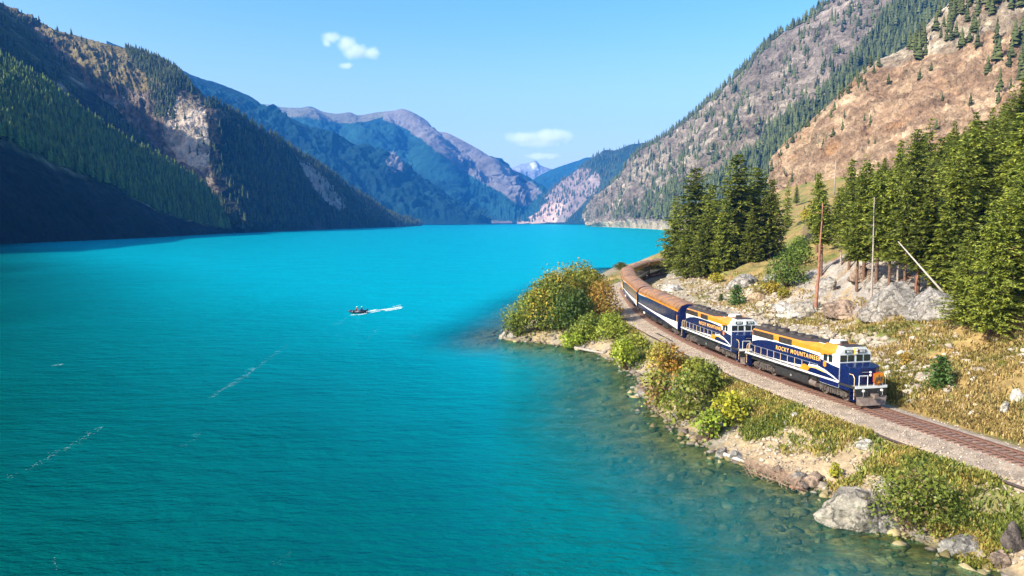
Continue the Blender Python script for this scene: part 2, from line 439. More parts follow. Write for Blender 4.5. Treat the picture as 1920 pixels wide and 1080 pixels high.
# --- left: tall mountain, its sunlit rocky face
cols = [[(480, 439, 1330), (424, 350, 1330), (410, 290, 1420), (420, 245, 1540), (402, 199, 1660)],
        [(455, 438, 1215), (400, 336, 1255), (388, 298, 1345), (396, 240, 1450), (385, 186, 1600)],
        [(400, 420, 1230), (350, 332, 1300), (335, 282, 1370), (325, 215, 1480), (326, 130, 1650)],
        [(330, 400, 1260), (290, 310, 1350), (270, 245, 1430), (250, 170, 1560), (240, 95, 1700)],
        [(250, 340, 1340), (225, 240, 1400), (200, 185, 1500), (185, 130, 1600), (175, 78, 1720)],
        [(150, 300, 1400), (140, 180, 1480), (130, 130, 1560), (110, 85, 1650), (98, 55, 1750)],
        [(40, 260, 1450), (50, 110, 1560), (50, 70, 1620), (40, 45, 1690), (25, 21, 1750)],
        [(-120, 200, 1500), (-110, 40, 1600), (-105, 0, 1650), (-100, -20, 1700), (-100, -42, 1760)],
        [(-400, 100, 1500), (-400, -60, 1600), (-400, -120, 1650), (-400, -160, 1700), (-400, -190, 1760)]]
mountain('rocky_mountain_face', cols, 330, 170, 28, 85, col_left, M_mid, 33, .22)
# --- left: gully wall in shade and the ridge outside the frame that the valley continues with
cols = [[(300, 320, 1470), (283, 268, 1485), (205, 190, 1530), (125, 128, 1580), (62, 62, 1650), (5, 15, 1700), (-100, -70, 1800)],
        [(290, 330, 1230), (270, 290, 1250), (168, 215, 1260), (88, 152, 1250), (18, 82, 1260), (-60, 5, 1270), (-170, -100, 1300)],
        [(130, 330, 1000), (40, 250, 1010), (-60, 150, 1020), (-140, 70, 1030), (-200, -10, 1040), (-260, -120, 1060), (-330, -240, 1080)],
        [(-150, 300, 850), (-220, 200, 870), (-330, 60, 880), (-400, -50, 900), (-480, -150, 920), (-560, -250, 940), (-640, -350, 960)]]
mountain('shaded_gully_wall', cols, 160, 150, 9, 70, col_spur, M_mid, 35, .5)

# --- right: long rocky mountain across the lake bend
cols = [[(1102, 424.5, 2870), (1100, 412, 2880), (1101, 400, 2900)],
        [(1120, 425.5, 2600), (1122, 390, 2680), (1126, 363, 2760)],
        [(1145, 426.5, 2380), (1155, 375, 2500), (1164, 333, 2620)],
        [(1172, 428, 2150), (1184, 350, 2350), (1194, 290, 2500)],
        [(1200, 429, 1950), (1225, 340, 2150), (1249, 256, 2350)],
        [(1225, 430.5, 1750), (1260, 320, 1980), (1292, 226, 2200)],
        [(1250, 433, 1560), (1295, 310, 1800), (1335, 188, 2050)],
        [(1290, 436, 1400), (1345, 280, 1650), (1390, 137, 1930)],
        [(1335, 438, 1280), (1395, 250, 1560), (1442, 81, 1850)],
        [(1390, 439, 1200), (1460, 220, 1500), (1506, 41, 1800)],
        [(1450, 440, 1120), (1520, 190, 1420), (1562, -1, 1760)],
        [(1560, 441, 1020), (1660, 150, 1350), (1740, -110, 1700)],
        [(1800, 441, 920), (1900, 80, 1300), (2050, -310, 1640)],
        [(2200, 441, 800), (2300, 0, 1200), (2500, -450, 1500)]]
mountain('long_rocky_mountain', cols, 560, 260, 30, 120, col_r1, M_mid, 41, .2, ridged=.7)
# --- right: tan bluff above the trees
cols = [[(1530, 330, 900), (1480, 312, 860), (1452, 306, 800)],
        [(1478, 405, 540), (1450, 345, 590), (1447, 303, 620)],
        [(1505, 408, 500), (1480, 330, 560), (1463, 278, 620)],
        [(1545, 405, 470), (1530, 310, 540), (1512, 237, 615)],
        [(1590, 400, 440), (1580, 280, 520), (1584, 168, 610)],
        [(1640, 395, 420), (1632, 250, 510), (1632, 123, 605)],
        [(1710, 385, 400), (1705, 220, 500), (1700, 88, 600)],
        [(1780, 370, 385), (1780, 190, 490), (1776, 12, 600)],
        [(1860, 350, 370), (1862, 150, 480), (1864, -60, 600)],
        [(1960, 330, 360), (1980, 100, 470), (2000, -160, 600)],
        [(2200, 300, 350), (2260, 30, 460), (2330, -330, 590)]]
mountain('tan_bluff', cols, 420, 260, 10, 42, col_r2, M_tan, 51, .25)

# --- far range
PAL = (.16, .14, .13)
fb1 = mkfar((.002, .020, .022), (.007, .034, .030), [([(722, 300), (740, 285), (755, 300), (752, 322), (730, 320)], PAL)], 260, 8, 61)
rg = [(200, 80), (300, 115), (349, 139), (380, 150), (416, 159), (447, 174), (471, 185), (499, 204), (535, 220), (569, 234), (606, 249), (639, 262), (676, 289), (707, 313), (752, 341), (783, 359), (830, 385), (880, 412)]
cols = []
for i, (x, y) in enumerate(rg):
    bx = min(x + 140 + 4 * i, 820 + 6 * i); Yb = 3500 + 40 * i
    cols.append([(bx, 420.3, Yb), (lerp(bx, x, .5), lerp(420, y, .5), Yb + 450), (x, y, 4500)])
mountain('blue_forested_ridge', cols, 340, 150, 130, 480, fb1, M_far, 61, .12)
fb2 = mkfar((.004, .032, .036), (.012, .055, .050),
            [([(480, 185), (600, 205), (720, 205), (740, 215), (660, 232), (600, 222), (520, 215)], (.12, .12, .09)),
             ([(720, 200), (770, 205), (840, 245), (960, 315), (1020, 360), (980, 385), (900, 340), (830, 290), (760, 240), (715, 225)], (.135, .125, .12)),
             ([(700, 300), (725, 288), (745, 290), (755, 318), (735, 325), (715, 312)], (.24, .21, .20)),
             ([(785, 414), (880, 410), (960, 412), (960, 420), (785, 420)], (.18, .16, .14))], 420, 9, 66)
rg = [(420, 190), (493, 196), (510, 198), (530, 203), (560, 204), (583, 202), (604, 210), (630, 214), (656, 211), (674, 217), (712, 211), (735, 208), (754, 204), (773, 211), (799, 227), (817, 245), (840, 250), (875, 268),
      (904, 285), (920, 295), (939, 308), (957, 319), (970, 329), (1004, 350), (1030, 366), (1060, 395), (1075, 418)]
cols = []
for i, (x, y) in enumerate(rg):
    Yt = 7200 - 50 * i
    sp = 0.10 * math.sin(i * 1.25)
    bx = 560 + (x - 420) * .80
    cols.append([(bx, 418.6, 4900), (lerp(bx, x, .33), lerp(418.6, y, .25), 5400 + 900 * sp), (lerp(bx, x, .66), lerp(418.6, y, .6), 6100 + 2000 * sp), (x, y, Yt)])
mountain('blue_peak_range', cols, 480, 190, 190, 900, fb2, M_far, 66, .08, ridged=.75, rv=.3)
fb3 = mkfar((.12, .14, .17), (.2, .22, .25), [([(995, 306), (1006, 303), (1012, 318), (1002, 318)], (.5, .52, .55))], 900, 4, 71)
cols = [[(900, 417, 8800), (905, 330, 9100)], [(940, 417, 8800), (942, 325, 9100)], [(960, 417, 8800), (975, 309, 9100)], [(980, 417, 8800), (990, 306, 9100)], [(1000, 417, 8800), (1003, 302, 9100)],
        [(1020, 417, 8800), (1014, 311, 9100)], [(1040, 417, 8800), (1035, 318, 9100)], [(1080, 417, 8800), (1080, 322, 9100)]]
mountain('snowy_far_peak', cols, 110, 50, 130, 1500, fb3, M_far, 71, .2)
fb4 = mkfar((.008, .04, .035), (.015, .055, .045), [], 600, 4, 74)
cols = [[(930, 417.5, 7800), (960, 375, 8300)], [(970, 417.5, 7800), (995, 341, 8300)], [(1010, 417.5, 7800), (1022, 325, 8300)], [(1050, 417.5, 7800), (1050, 313, 8300)], [(1090, 417.5, 7800), (1085, 302, 8300)],
        [(1120, 417.5, 7800), (1105, 296, 8300)], [(1160, 417.5, 7800), (1160, 300, 8300)], [(1200, 417.5, 7800), (1200, 320, 8300)]]
mountain('pale_blue_hill', cols, 120, 60, 110, 1300, fb4, M_far, 74, .15)
fb5 = mkfar((.010, .03, .02), (.025, .05, .03),
            [([(940, 421), (975, 405), (1010, 385), (1045, 345), (1080, 320), (1110, 315), (1100, 345), (1105, 375), (1080, 395), (1055, 420)], (.19, .145, .125)),
             ([(1095, 350), (1118, 320), (1132, 338), (1120, 365), (1100, 372)], (.24, .19, .17)),
             ([(970, 421), (1005, 398), (1035, 380), (1060, 385), (1040, 421)], (.34, .24, .19))], 240, 8, 81)
cols = []
rg = [(962, 415), (995, 396), (1018, 380), (1035, 360), (1060, 336), (1080, 322), (1104, 303), (1124, 291), (1135, 283), (1152, 284), (1165, 280), (1185, 272), (1205, 270), (1235, 266), (1300, 250), (1400, 240)]
for i, (x, y) in enumerate(rg):
    bx = 968 + i * 16
    cols.append([(bx, 419.8, 4900 - i * 60), (lerp(bx, x, .5), lerp(420, y, .45), 5100 - i * 60), (x, y, 5500 - 50 * i)])
mountain('purple_brown_mountain', cols, 280, 120, 62, 330, fb5, M_far, 81, .18, rv=.25)
# ================================================================== track line
def nrm2(v): return v / np.linalg.norm(v)
_c = [np.array(q) for q in ((40.6, 14.0), (37.9, 24.0), (35.2, 34.6))]
near_rail = [G(1917, 861, 3.5), G(1623, 764, 3.5), G(1419, 692, 3.5), G(1287, 637, 3.5), G(1204, 588, 3.5), G(1173, 554, 3.5)]
RAW = [q[:2] for q in near_rail]
raw = []
for i, q in enumerate(RAW):
    a = RAW[max(i - 1, 0)]; b = RAW[min(i + 1, len(RAW) - 1)]
    t = nrm2(b - a); raw.append(q + np.array([t[1], -t[0]]) * .75)
d0 = nrm2(raw[0] - raw[1])
pts = [raw[0] + d0 * 30] + raw
pts += [np.array(q) for q in ((26.5, 172.0), (33.5, 195.0), (43.5, 217.0), (56.5, 238.0), (72.0, 257.0), (100.0, 285.0), (135.0, 315.0))]
def catmull(pts, n=14):
    out = []
    m = len(pts)
    for i in range(m - 1):
        p0 = pts[max(i - 1, 0)]; p1 = pts[i]; p2 = pts[i + 1]; p3 = pts[min(i + 2, m - 1)]
        for k in range(n):
            f = k / n
            out.append(.5 * ((2 * p1) + (-p0 + p2) * f + (2 * p0 - 5 * p1 + 4 * p2 - p3) * f * f + (-p0 + 3 * p1 - 3 * p2 + p3) * f ** 3))
    out.append(pts[-1])
    return np.array(out)
TR = catmull(pts)
for _ in range(6): TR[1:-1] = (TR[:-2] + 2 * TR[1:-1] + TR[2:]) / 4
TRs = np.concatenate([[0], np.cumsum(np.linalg.norm(np.diff(TR, axis=0), axis=1))])
def trk(s):
    x = np.interp(s, TRs, TR[:, 0]); y = np.interp(s, TRs, TR[:, 1])
    return np.array([x, y])
def trdir(s): return nrm2(trk(s + .5) - trk(s - .5))
RAILZ = 3.5
# ------------------------------------------------------------------ shore line (lake level 0), from the frame's bottom right round the point
shp = [(1990, 1140), (1925, 1100), (1862, 1064), (1812, 1040), (1745, 1024), (1690, 1000), (1640, 995), (1592, 966), (1560, 925), (1500, 908), (1440, 888), (1375, 864), (1345, 850), (1300, 822),
       (1255, 792), (1215, 762), (1203, 738), (1192, 703), (1160, 682), (1118, 663), (1060, 649), (1000, 642), (950, 638), (937, 631), (957, 620), (985, 600), (1010, 575), (1050, 550), (1095, 528), (1130, 512), (1148, 503), (1185, 494), (1215, 486), (1250, 478)]
SH = [tuple(G(x, y, 0)[:2]) for x, y in shp]
SH = [(60, 5), (48, 20)] + SH + [(95, 460), (120, 560), (200, 800), (330, 1200), (345, 1500)]
LAND = SH + [(2500, 1500), (2500, 0), (400, -60), (60, -60)]
SHn = np.array(SH)
def shore_sd(x, y):
    d, a, s = segdist(x, y, SH)
    ins = inpoly(x, y, LAND)
    return np.where(ins, d, -d)
# ------------------------------------------------------------------ ground heights
CP = []
def cp(px, py, Y): q = P(px, py, Y); CP.append((q[0], q[1], q[2]))
for a in ((1480, 425, 245), (1490, 440, 215), (1500, 400, 300), (1560, 440, 190), (1640, 470, 140), (1560, 500, 130), (1700, 480, 122), (1640, 580, 97), (1560, 596, 100), (1700, 588, 92), (1760, 590, 86), (1450, 575, 125), (1830, 600, 78),
          (1900, 600, 72), (1900, 470, 98), (1910, 300, 160), (1750, 330, 230), (1600, 400, 270), (1500, 385, 420), (1640, 385, 360), (1780, 345, 340), (1950, 320, 330), (1900, 740, 58), (1900, 660, 66), (1700, 690, 70), (1540, 620, 90),
          (1300, 540, 160), (1395, 540, 142), (1370, 520, 172), (1440, 490, 200), (1290, 505, 215), (1250, 500, 238), (1480, 640, 94), (1780, 760, 59), (1780, 680, 67), (1780, 640, 72), (2100, 600, 70), (2200, 400, 110), (2100, 900, 44), (1900, 800, 53), (1960, 690, 58)): cp(*a)
CP += [(62, 30, 9), (70, 45, 13), (90, 60, 24), (120, 90, 36), (55, 12, 7), (62, -20, 8), (160, 160, 48), (220, 240, 60), (300, 300, 70), (130, 500, 22), (160, 700, 25), (250, 600, 60), (400, 600, 120), (320, 1000, 30), (110, 330, 16), (20, 118, 3.1), (20, 140, 3.1)]
# lake side of the bench
for px, py, z in ((1551, 761, 3.1), (1400, 720, 2.9), (1325, 690, 2.7), (1240, 645, 2.8), (1470, 800, 2.0), (1400, 780, 1.9), (1350, 770, 1.4), (1560, 850, 1.8), (1640, 860, 2.4), (1720, 900, 2.2), (1820, 950, 2.4), (1880, 950, 2.7), (1900, 1010, 1.9),
                  (1300, 740, 1.5), (1240, 700, 1.4), (1180, 650, 1.6), (1150, 610, 1.9), (1080, 620, 1.8), (1040, 600, 1.5), (1000, 620, .9), (1130, 570, 2.4), (1150, 540, 3.0), (1165, 515, 3.0), (1120, 540, 1.8), (1600, 920, .8), (1680, 980, .9), (1560, 900, .5)):
    q = G(px, py, z); CP.append((q[0], q[1], z))
for s in np.arange(4, TRs[-1], 9.0):
    q = trk(s); CP.append((q[0], q[1], 3.1))
CP = np.array(CP)
def _rk(d): return np.sqrt(d * d + 4.0)
_D = _rk(np.linalg.norm(CP[:, None, :2] - CP[None, :, :2], axis=2))
_n = len(CP)
_A = np.zeros((_n + 3, _n + 3)); _A[:_n, :_n] = -_D + np.eye(_n) * 1.5; _A[:_n, _n] = 1; _A[:_n, _n + 1:] = CP[:, :2]; _A[_n, :_n] = 1; _A[_n + 1:, :_n] = CP[:, :2].T
_W = np.linalg.solve(_A, np.concatenate([CP[:, 2], [0, 0, 0]]))
def ground(x, y, detail=True, full=False):
    x = np.asarray(x, float); y = np.asarray(y, float); shp_ = x.shape; x = x.ravel(); y = y.ravel()
    z = np.full(x.shape, _W[_n]) + _W[_n + 1] * x + _W[_n + 2] * y
    for i in range(_n): z -= _W[i] * _rk(np.hypot(x - CP[i, 0], y - CP[i, 1]))
    dt, arc, side = segdist(x, y, TR[::3])
    sd_ = shore_sd(x, y)
    rough = sstep(3.5, 12, dt)
    if detail:
        z += rough * (fbm(x / 9, y / 9, None, 5, .55, 5) * 1.1 + .35 * np.abs(fbm(x / 2.2, y / 2.2, None, 4, .6, 9)))
        up = (side > 0) & (y > 70)
        z += rough * np.where(up, sstep(10, 25, dt) * (fbm(x / 22, y / 22, None, 4, .5, 15, True) * 2.2), 0)
    # the crag: broken ledges under the forest
    cm = np.exp(-(((x - 50) / 15) ** 4 + ((y - 108) / 20) ** 4))
    if detail:
        led = fbm(x / 7 + .3 * y / 7, y / 10, z / 4, 5, .6, 61, True)
        z += cm * (1.5 * led + .9 * np.round(2.2 * fbm(x / 3.4, y / 4.4, None, 3, .5, 66)) / 2.2)
    # bench for the ballast: wide on the lake side
    e0 = np.where(side < 0, 4.3, 3.2)
    bench = 3.05
    w = sstep(e0 + 3.5, e0 + .2, dt)
    z = lerp(z, bench, w)
    # upper bank must not sink below the bench beside the line
    # shore: small rocky step then the land; under water the bed goes down
    lipw = .35 + .45 * np.clip(fbm(x / 4, y / 4, None, 3, .5, 25), -.5, 1)
    zl = np.maximum(z, .25)
    land = np.minimum(zl, lipw * sstep(-.3, 1.0, sd_) + np.maximum(sd_ - .6, 0) * .55)
    bed = np.maximum(sd_ * .20, -9 + sd_ * .01) - .02 - .18 * np.abs(fbm(x / 1.6, y / 1.6, None, 4, .6, 33)) * sstep(0, -3, sd_)
    z = np.where(sd_ > 0, land, bed)
    if full: return z.reshape(shp_), dt.reshape(shp_), arc.reshape(shp_), side.reshape(shp_), sd_.reshape(shp_)
    return z.reshape(shp_)

GOLD = C_(.26, .18, .07); OLIVE = C_(.17, .165, .045); GREEN = C_(.085, .115, .03); PALE = C_(.34, .29, .22); SAND = C_(.33, .25, .155); RUST = C_(.19, .10, .055); GREYR = C_(.24, .215, .19)
def near_colour(x, y, z, dt, side, sd_):
    n = x.size
    px, py = proj(np.stack([x, y, z], 1))
    n1 = fbm(x / 5, y / 5, None, 5, .6, 101); n2 = fbm(x / 11 + 7, y / 11, None, 4, .55, 120); n3 = fbm(x / 1.3, y / 1.3, None, 3, .6, 140)
    c = mixc(GOLD + np.zeros((n, 3)), OLIVE + np.zeros((n, 3)), sstep(-.15, .35, n1))
    c = mixc(c, GREEN + 0 * c, sstep(.15, .5, n2 + .3 * n3) * .8)
    lake = side < 0
    # lake side bank: greener by the ballast, sandy towards the water
    c = np.where(lake[:, None], mixc(c, OLIVE + 0 * c, sstep(9, 5, dt + 2 * n1) * .7), c)
    sandw = sstep(6.5, 2.5, sd_ + 3 * n1) * lake
    c = mixc(c, mixc(SAND + 0 * c, GREYR + 0 * c, sstep(-.2, .4, n3)), sandw * .85)
    bare = inpoly(px + 14 * n1, py + 14 * n2, [(1385, 830), (1480, 790), (1620, 830), (1720, 860), (1640, 910), (1500, 900), (1400, 880)])
    c = np.where(bare[:, None], mixc(c, SAND * 1.05 + 0 * c, np.clip(.75 + n3, 0, 1)), c)
    # upper side: pale scree band, then golden grass
    up = ~lake
    scree = inpoly(px + 26 * n1, py + 16 * n2, [(1225, 530), (1300, 505), (1420, 540), (1500, 560), (1560, 590), (1640, 630), (1700, 660), (1760, 700), (1730, 735), (1660, 700), (1600, 655), (1450, 620), (1300, 585), (1225, 555)])
    c = np.where((scree & up)[:, None], mixc(PALE + 0 * c, c * .6 + SAND * .4, sstep(-.05, .45, n3 + .5 * n1)), c)
    crag = inpoly(px + 15 * n1, py + 10 * n2, [(1450, 575), (1500, 520), (1560, 490), (1640, 470), (1760, 500), (1800, 560), (1790, 600), (1640, 600), (1540, 600)])
    c = np.where((crag & up)[:, None], mixc(GREYR * 1.2 + 0 * c, mixc(SAND * .8 + 0 * c, RUST + 0 * c, sstep(0, .5, n2)), sstep(-.1, .4, n3)), c)
    rst = inpoly(px + 15 * n1, py + 10 * n2, [(1830, 640), (1930, 560), (2000, 620), (1930, 680), (1880, 670)])
    c = np.where((rst & up)[:, None], mixc(RUST + 0 * c, GOLD * .8 + 0 * c, sstep(-.2, .3, n1)), c)
    # forest floor
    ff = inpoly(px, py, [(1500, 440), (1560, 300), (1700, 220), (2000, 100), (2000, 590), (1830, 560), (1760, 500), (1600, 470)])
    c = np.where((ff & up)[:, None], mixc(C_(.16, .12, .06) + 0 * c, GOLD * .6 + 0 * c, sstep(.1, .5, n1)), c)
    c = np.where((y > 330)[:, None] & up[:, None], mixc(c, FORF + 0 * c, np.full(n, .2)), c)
    wet = sstep(.5, .05, sd_ + .3 * n3)
    c = mixc(c, GREYR * .45 + 0 * c, wet * .8)
    bed = sd_ < 0
    c = np.where(bed[:, None], mixc(C_(.34, .24, .10) + 0 * c, C_(.15, .125, .05) + 0 * c, sstep(-.3, .3, n3)), c)
    return c
def fan(Ys, xl, xr, nc):
    u = np.linspace(0, 1, nc)
    X = np.stack([lerp(xl(Y), xr(Y), u) for Y in Ys]); Yg = np.repeat(np.array(Ys)[:, None], nc, 1)
    return X, Yg
Ys = list(np.concatenate([np.linspace(2, 34, 30), np.exp(np.linspace(math.log(34.4), math.log(420), 440)), np.exp(np.linspace(math.log(425), math.log(1450), 50))]))
X, Yg = fan(Ys, lambda Y: -22 - .10 * min(Y, 200) if Y < 200 else lerp(-42, 40, min((Y - 200) / 400, 1)), lambda Y: .80 * Y + 34, 430)
zz, gdt, garc, gside, gsd = ground(X, Yg, True, True)
M_near = terrain_mat('grass, scree and soil', .35, 2.2, .16, .9, .5)
V = np.stack([X.ravel(), Yg.ravel(), zz.ravel()], 1)
gc = near_colour(V[:, 0], V[:, 1], V[:, 2], gdt.ravel(), gside.ravel(), gsd.ravel())
link('ground', newmesh('ground', V, gridfaces(*X.shape), True, gc, [M_near]), kind='structure')

# ------------------------------------------------------------------ lake
def water_mat():
    m = bpy.data.materials.new('glacial lake water'); m.use_nodes = True
    nt = m.node_tree; N = nt.nodes; Lk = nt.links
    b = N['Principled BSDF']
    b.inputs['Roughness'].default_value = .6; b.inputs['Specular IOR Level'].default_value = 0
    geo = N.new('ShaderNodeNewGeometry')
    at = N.new('ShaderNodeAttribute'); at.attribute_name = 'Col'
    def noi(sc, scl, det=3, rot=0, rg=.55):
        mp = N.new('ShaderNodeMapping'); mp.inputs['Scale'].default_value = scl; mp.inputs['Rotation'].default_value = (0, 0, rot)
        Lk.new(geo.outputs['Position'], mp.inputs['Vector'])
        n = N.new('ShaderNodeTexNoise'); n.inputs['Scale'].default_value = sc; n.inputs['Detail'].default_value = det; n.inputs['Roughness'].default_value = rg
        Lk.new(mp.outputs[0], n.inputs['Vector']); return n
    # body colour: suspended silt, drifting patches
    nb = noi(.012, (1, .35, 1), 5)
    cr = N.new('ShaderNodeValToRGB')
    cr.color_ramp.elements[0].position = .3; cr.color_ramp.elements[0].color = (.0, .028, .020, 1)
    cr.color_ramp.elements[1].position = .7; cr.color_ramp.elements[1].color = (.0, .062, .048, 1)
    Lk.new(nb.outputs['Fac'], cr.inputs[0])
    # light on the water painted in: dark near left, bright far and right
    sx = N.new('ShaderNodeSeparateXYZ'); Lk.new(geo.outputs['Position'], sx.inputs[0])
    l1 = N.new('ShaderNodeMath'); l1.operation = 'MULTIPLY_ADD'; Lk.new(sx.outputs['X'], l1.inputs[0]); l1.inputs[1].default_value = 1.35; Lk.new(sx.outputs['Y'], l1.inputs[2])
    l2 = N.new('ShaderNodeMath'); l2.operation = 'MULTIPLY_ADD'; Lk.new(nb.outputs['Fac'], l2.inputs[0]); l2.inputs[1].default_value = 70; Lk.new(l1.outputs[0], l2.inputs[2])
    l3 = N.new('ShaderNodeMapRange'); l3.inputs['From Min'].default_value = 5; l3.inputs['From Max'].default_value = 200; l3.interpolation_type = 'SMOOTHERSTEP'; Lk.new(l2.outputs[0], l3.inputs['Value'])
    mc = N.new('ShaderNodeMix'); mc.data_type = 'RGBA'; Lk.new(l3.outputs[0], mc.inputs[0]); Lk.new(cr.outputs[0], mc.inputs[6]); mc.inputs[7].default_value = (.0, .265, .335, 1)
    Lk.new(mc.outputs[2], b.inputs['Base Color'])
    # waves
    w1 = noi(.55, (.42, 1, 1), 5, R(-8), .6); w2 = noi(1.9, (.5, 1, 1), 4, R(12), .6); w3 = noi(.09, (.5, 1, 1), 3, R(-20))
    a = N.new('ShaderNodeMath'); a.operation = 'MULTIPLY_ADD'; Lk.new(w2.outputs['Fac'], a.inputs[0]); a.inputs[1].default_value = .30; Lk.new(w1.outputs['Fac'], a.inputs[2])
    gust = N.new('ShaderNodeMapRange'); gust.inputs['From Min'].default_value = .35; gust.inputs['From Max'].default_value = .65; gust.inputs['To Min'].default_value = .55; gust.inputs['To Max'].default_value = 1.0
    Lk.new(w3.outputs['Fac'], gust.inputs['Value'])
    mu = N.new('ShaderNodeMath'); mu.operation = 'MULTIPLY'; Lk.new(a.outputs[0], mu.inputs[0]); Lk.new(gust.outputs[0], mu.inputs[1])
    bp = N.new('ShaderNodeBump'); bp.inputs['Strength'].default_value = 1; bp.inputs['Distance'].default_value = .7
    Lk.new(mu.outputs[0], bp.inputs['Height'])
    gl = N.new('ShaderNodeBsdfGlossy'); gl.inputs['Roughness'].default_value = .16; gl.inputs['Color'].default_value = (.10, .84, .90, 1)
    Lk.new(bp.outputs[0], gl.inputs['Normal'])
    Lk.new(bp.outputs[0], b.inputs['Normal'])
    fr = N.new('ShaderNodeFresnel'); fr.inputs['IOR'].default_value = 1.33
    Lk.new(bp.outputs[0], fr.inputs['Normal'])
    tr = N.new('ShaderNodeBsdfTransparent'); tr.inputs['Color'].default_value = (.76, .86, .68, 1)
    m1 = N.new('ShaderNodeMixShader'); Lk.new(at.outputs['Fac'], m1.inputs[0]); Lk.new(tr.outputs[0], m1.inputs[1]); Lk.new(b.outputs[0], m1.inputs[2])
    fc = N.new('ShaderNodeMath'); fc.operation = 'MULTIPLY'; Lk.new(fr.outputs[0], fc.inputs[0]); fc.inputs[1].default_value = .75
    m2 = N.new('ShaderNodeMixShader'); Lk.new(fc.outputs[0], m2.inputs[0]); Lk.new(m1.outputs[0], m2.inputs[1]); Lk.new(gl.outputs[0], m2.inputs[2])
    Lk.new(m2.outputs[0], N['Material Output'].inputs['Surface'])
    return m
Ys = list(np.concatenate([np.linspace(-60, 30, 12), np.exp(np.linspace(math.log(31), math.log(420), 330)), np.exp(np.linspace(math.log(440), math.log(9600), 60))]))
X, Yg = fan(Ys, lambda Y: -110 - 1.1 * max(Y, 0), lambda Y: 90 + 1.1 * max(Y, 0), 700)
near = (Yg < 300) & (X > -60)
sdw = np.full(X.shape, -200.0); sdw[near] = shore_sd(X[near], Yg[near])
depth = -np.minimum(sdw, 0) + 1.3 * np.where(near, fbm(X / 6, Yg / 6, None, 4, .55, 210), 0)
turb = sstep(0.3, 19.0, depth) ** .9
V = np.stack([X.ravel(), Yg.ravel(), 0 * X.ravel()], 1)
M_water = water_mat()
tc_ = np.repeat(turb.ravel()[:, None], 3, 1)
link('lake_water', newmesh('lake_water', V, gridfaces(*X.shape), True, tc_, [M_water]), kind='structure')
# bed of the lake away from the shore
me = newmesh('lake_bed', np.array([(-9400, -70, -9.5), (9400, -70, -9.5), (9400, 9650, -9.5), (-9400, 9650, -9.5)]), [[0, 1, 2, 3]], False, None, [mat('lake bed silt', (.16, .2, .15), .9, noise=.3, nscale=.01)])
link('lake_bed', me, kind='structure')
# ------------------------------------------------------------------ haze: one box of even air
HZ = mat('haze air')
nt = HZ.node_tree; nt.nodes.clear()
pv = nt.nodes.new('ShaderNodeVolumePrincipled'); pv.inputs['Color'].default_value = (.05, .34, 1.0, 1); pv.inputs['Density'].default_value = .56e-4; pv.inputs['Anisotropy'].default_value = 0.0
ou = nt.nodes.new('ShaderNodeOutputMaterial'); nt.links.new(pv.outputs[0], ou.inputs['Volume'])
x0, x1, y0, y1, z0, z1 = -9500, 9500, -300, 9700, -11, 1290
hv = [(x, y, z) for z in (z0, z1) for y in (y0, y1) for x in (x0, x1)]
link('haze', newmesh('haze', np.array(hv, float), [[0, 2, 3, 1], [4, 5, 7, 6], [0, 1, 5, 4], [2, 6, 7, 3], [0, 4, 6, 2], [1, 3, 7, 5]], False, None, [HZ]), kind='stuff')
# ================================================================== mesh collector
class MB:
    def __init__(s): s.v = []; s.f = []
    def add(s, v, f):
        n = len(s.v); s.v += [tuple(q) for q in v]; s.f += [[i + n for i in g] for g in f]; return s
    def box(s, x0, x1, y0, y1, z0, z1, tx=0, ty=0):
        v = [(x0, y0, z0), (x1, y0, z0), (x1, y1, z0), (x0, y1, z0), (x0 + tx, y0 + ty, z1), (x1 - tx, y0 + ty, z1), (x1 - tx, y1 - ty, z1), (x0 + tx, y1 - ty, z1)]
        return s.add(v, [[0, 3, 2, 1], [4, 5, 6, 7], [0, 1, 5, 4], [1, 2, 6, 5], [2, 3, 7, 6], [3, 0, 4, 7]])
    def prism(s, poly, a, b, axis='x'):
        """poly: 2D outline (counter-clockwise); swept along axis from a to b"""
        n = len(poly)
        def m(p, t):
            return (t, p[0], p[1]) if axis == 'x' else ((p[0], t, p[1]) if axis == 'y' else (p[0], p[1], t))
        v = [m(p, a) for p in poly] + [m(p, b) for p in poly]
        f = [list(range(n - 1, -1, -1)), list(range(n, 2 * n))] + [[i, (i + 1) % n, n + (i + 1) % n, n + i] for i in range(n)]
        return s.add(v, f)
    def cyl(s, c0, c1, r0, r1=None, n=12, cap=True):
        r1 = r0 if r1 is None else r1
        a = Vector(c0); b = Vector(c1); d = (b - a).normalized()
        u = d.orthogonal().normalized(); w = d.cross(u)
        v = []
        for c, r in ((a, r0), (b, r1)):
            for i in range(n):
                t = 2 * math.pi * i / n
                v.append(c + u * (r * math.cos(t)) + w * (r * math.sin(t)))
        f = [[i, (i + 1) % n, n + (i + 1) % n, n + i] for i in range(n)]
        if cap: f += [list(range(n - 1, -1, -1)), list(range(n, 2 * n))]
        return s.add(v, f)
    def tube(s, pts, r, n=6):
        for a, b in zip(pts[:-1], pts[1:]): s.cyl(a, b, r, r, n)
        return s
    def mesh(s, name, m, smooth=False):
        me = bpy.data.meshes.new(name); me.from_pydata(s.v, [], s.f)
        for q in (m if isinstance(m, (list, tuple)) else [m]): me.materials.append(q)
        bm = bmesh.new(); bm.from_mesh(me); bmesh.ops.recalc_face_normals(bm, faces=bm.faces); bm.to_mesh(me); bm.free()
        if smooth: me.polygons.foreach_set('use_smooth', [True] * len(me.polygons))
        me.update(); return me
    def build(s, name, m, parent=None, loc=None, smooth=False, **k):
        return link(name, s.mesh(name, m, smooth), parent, loc, **k)
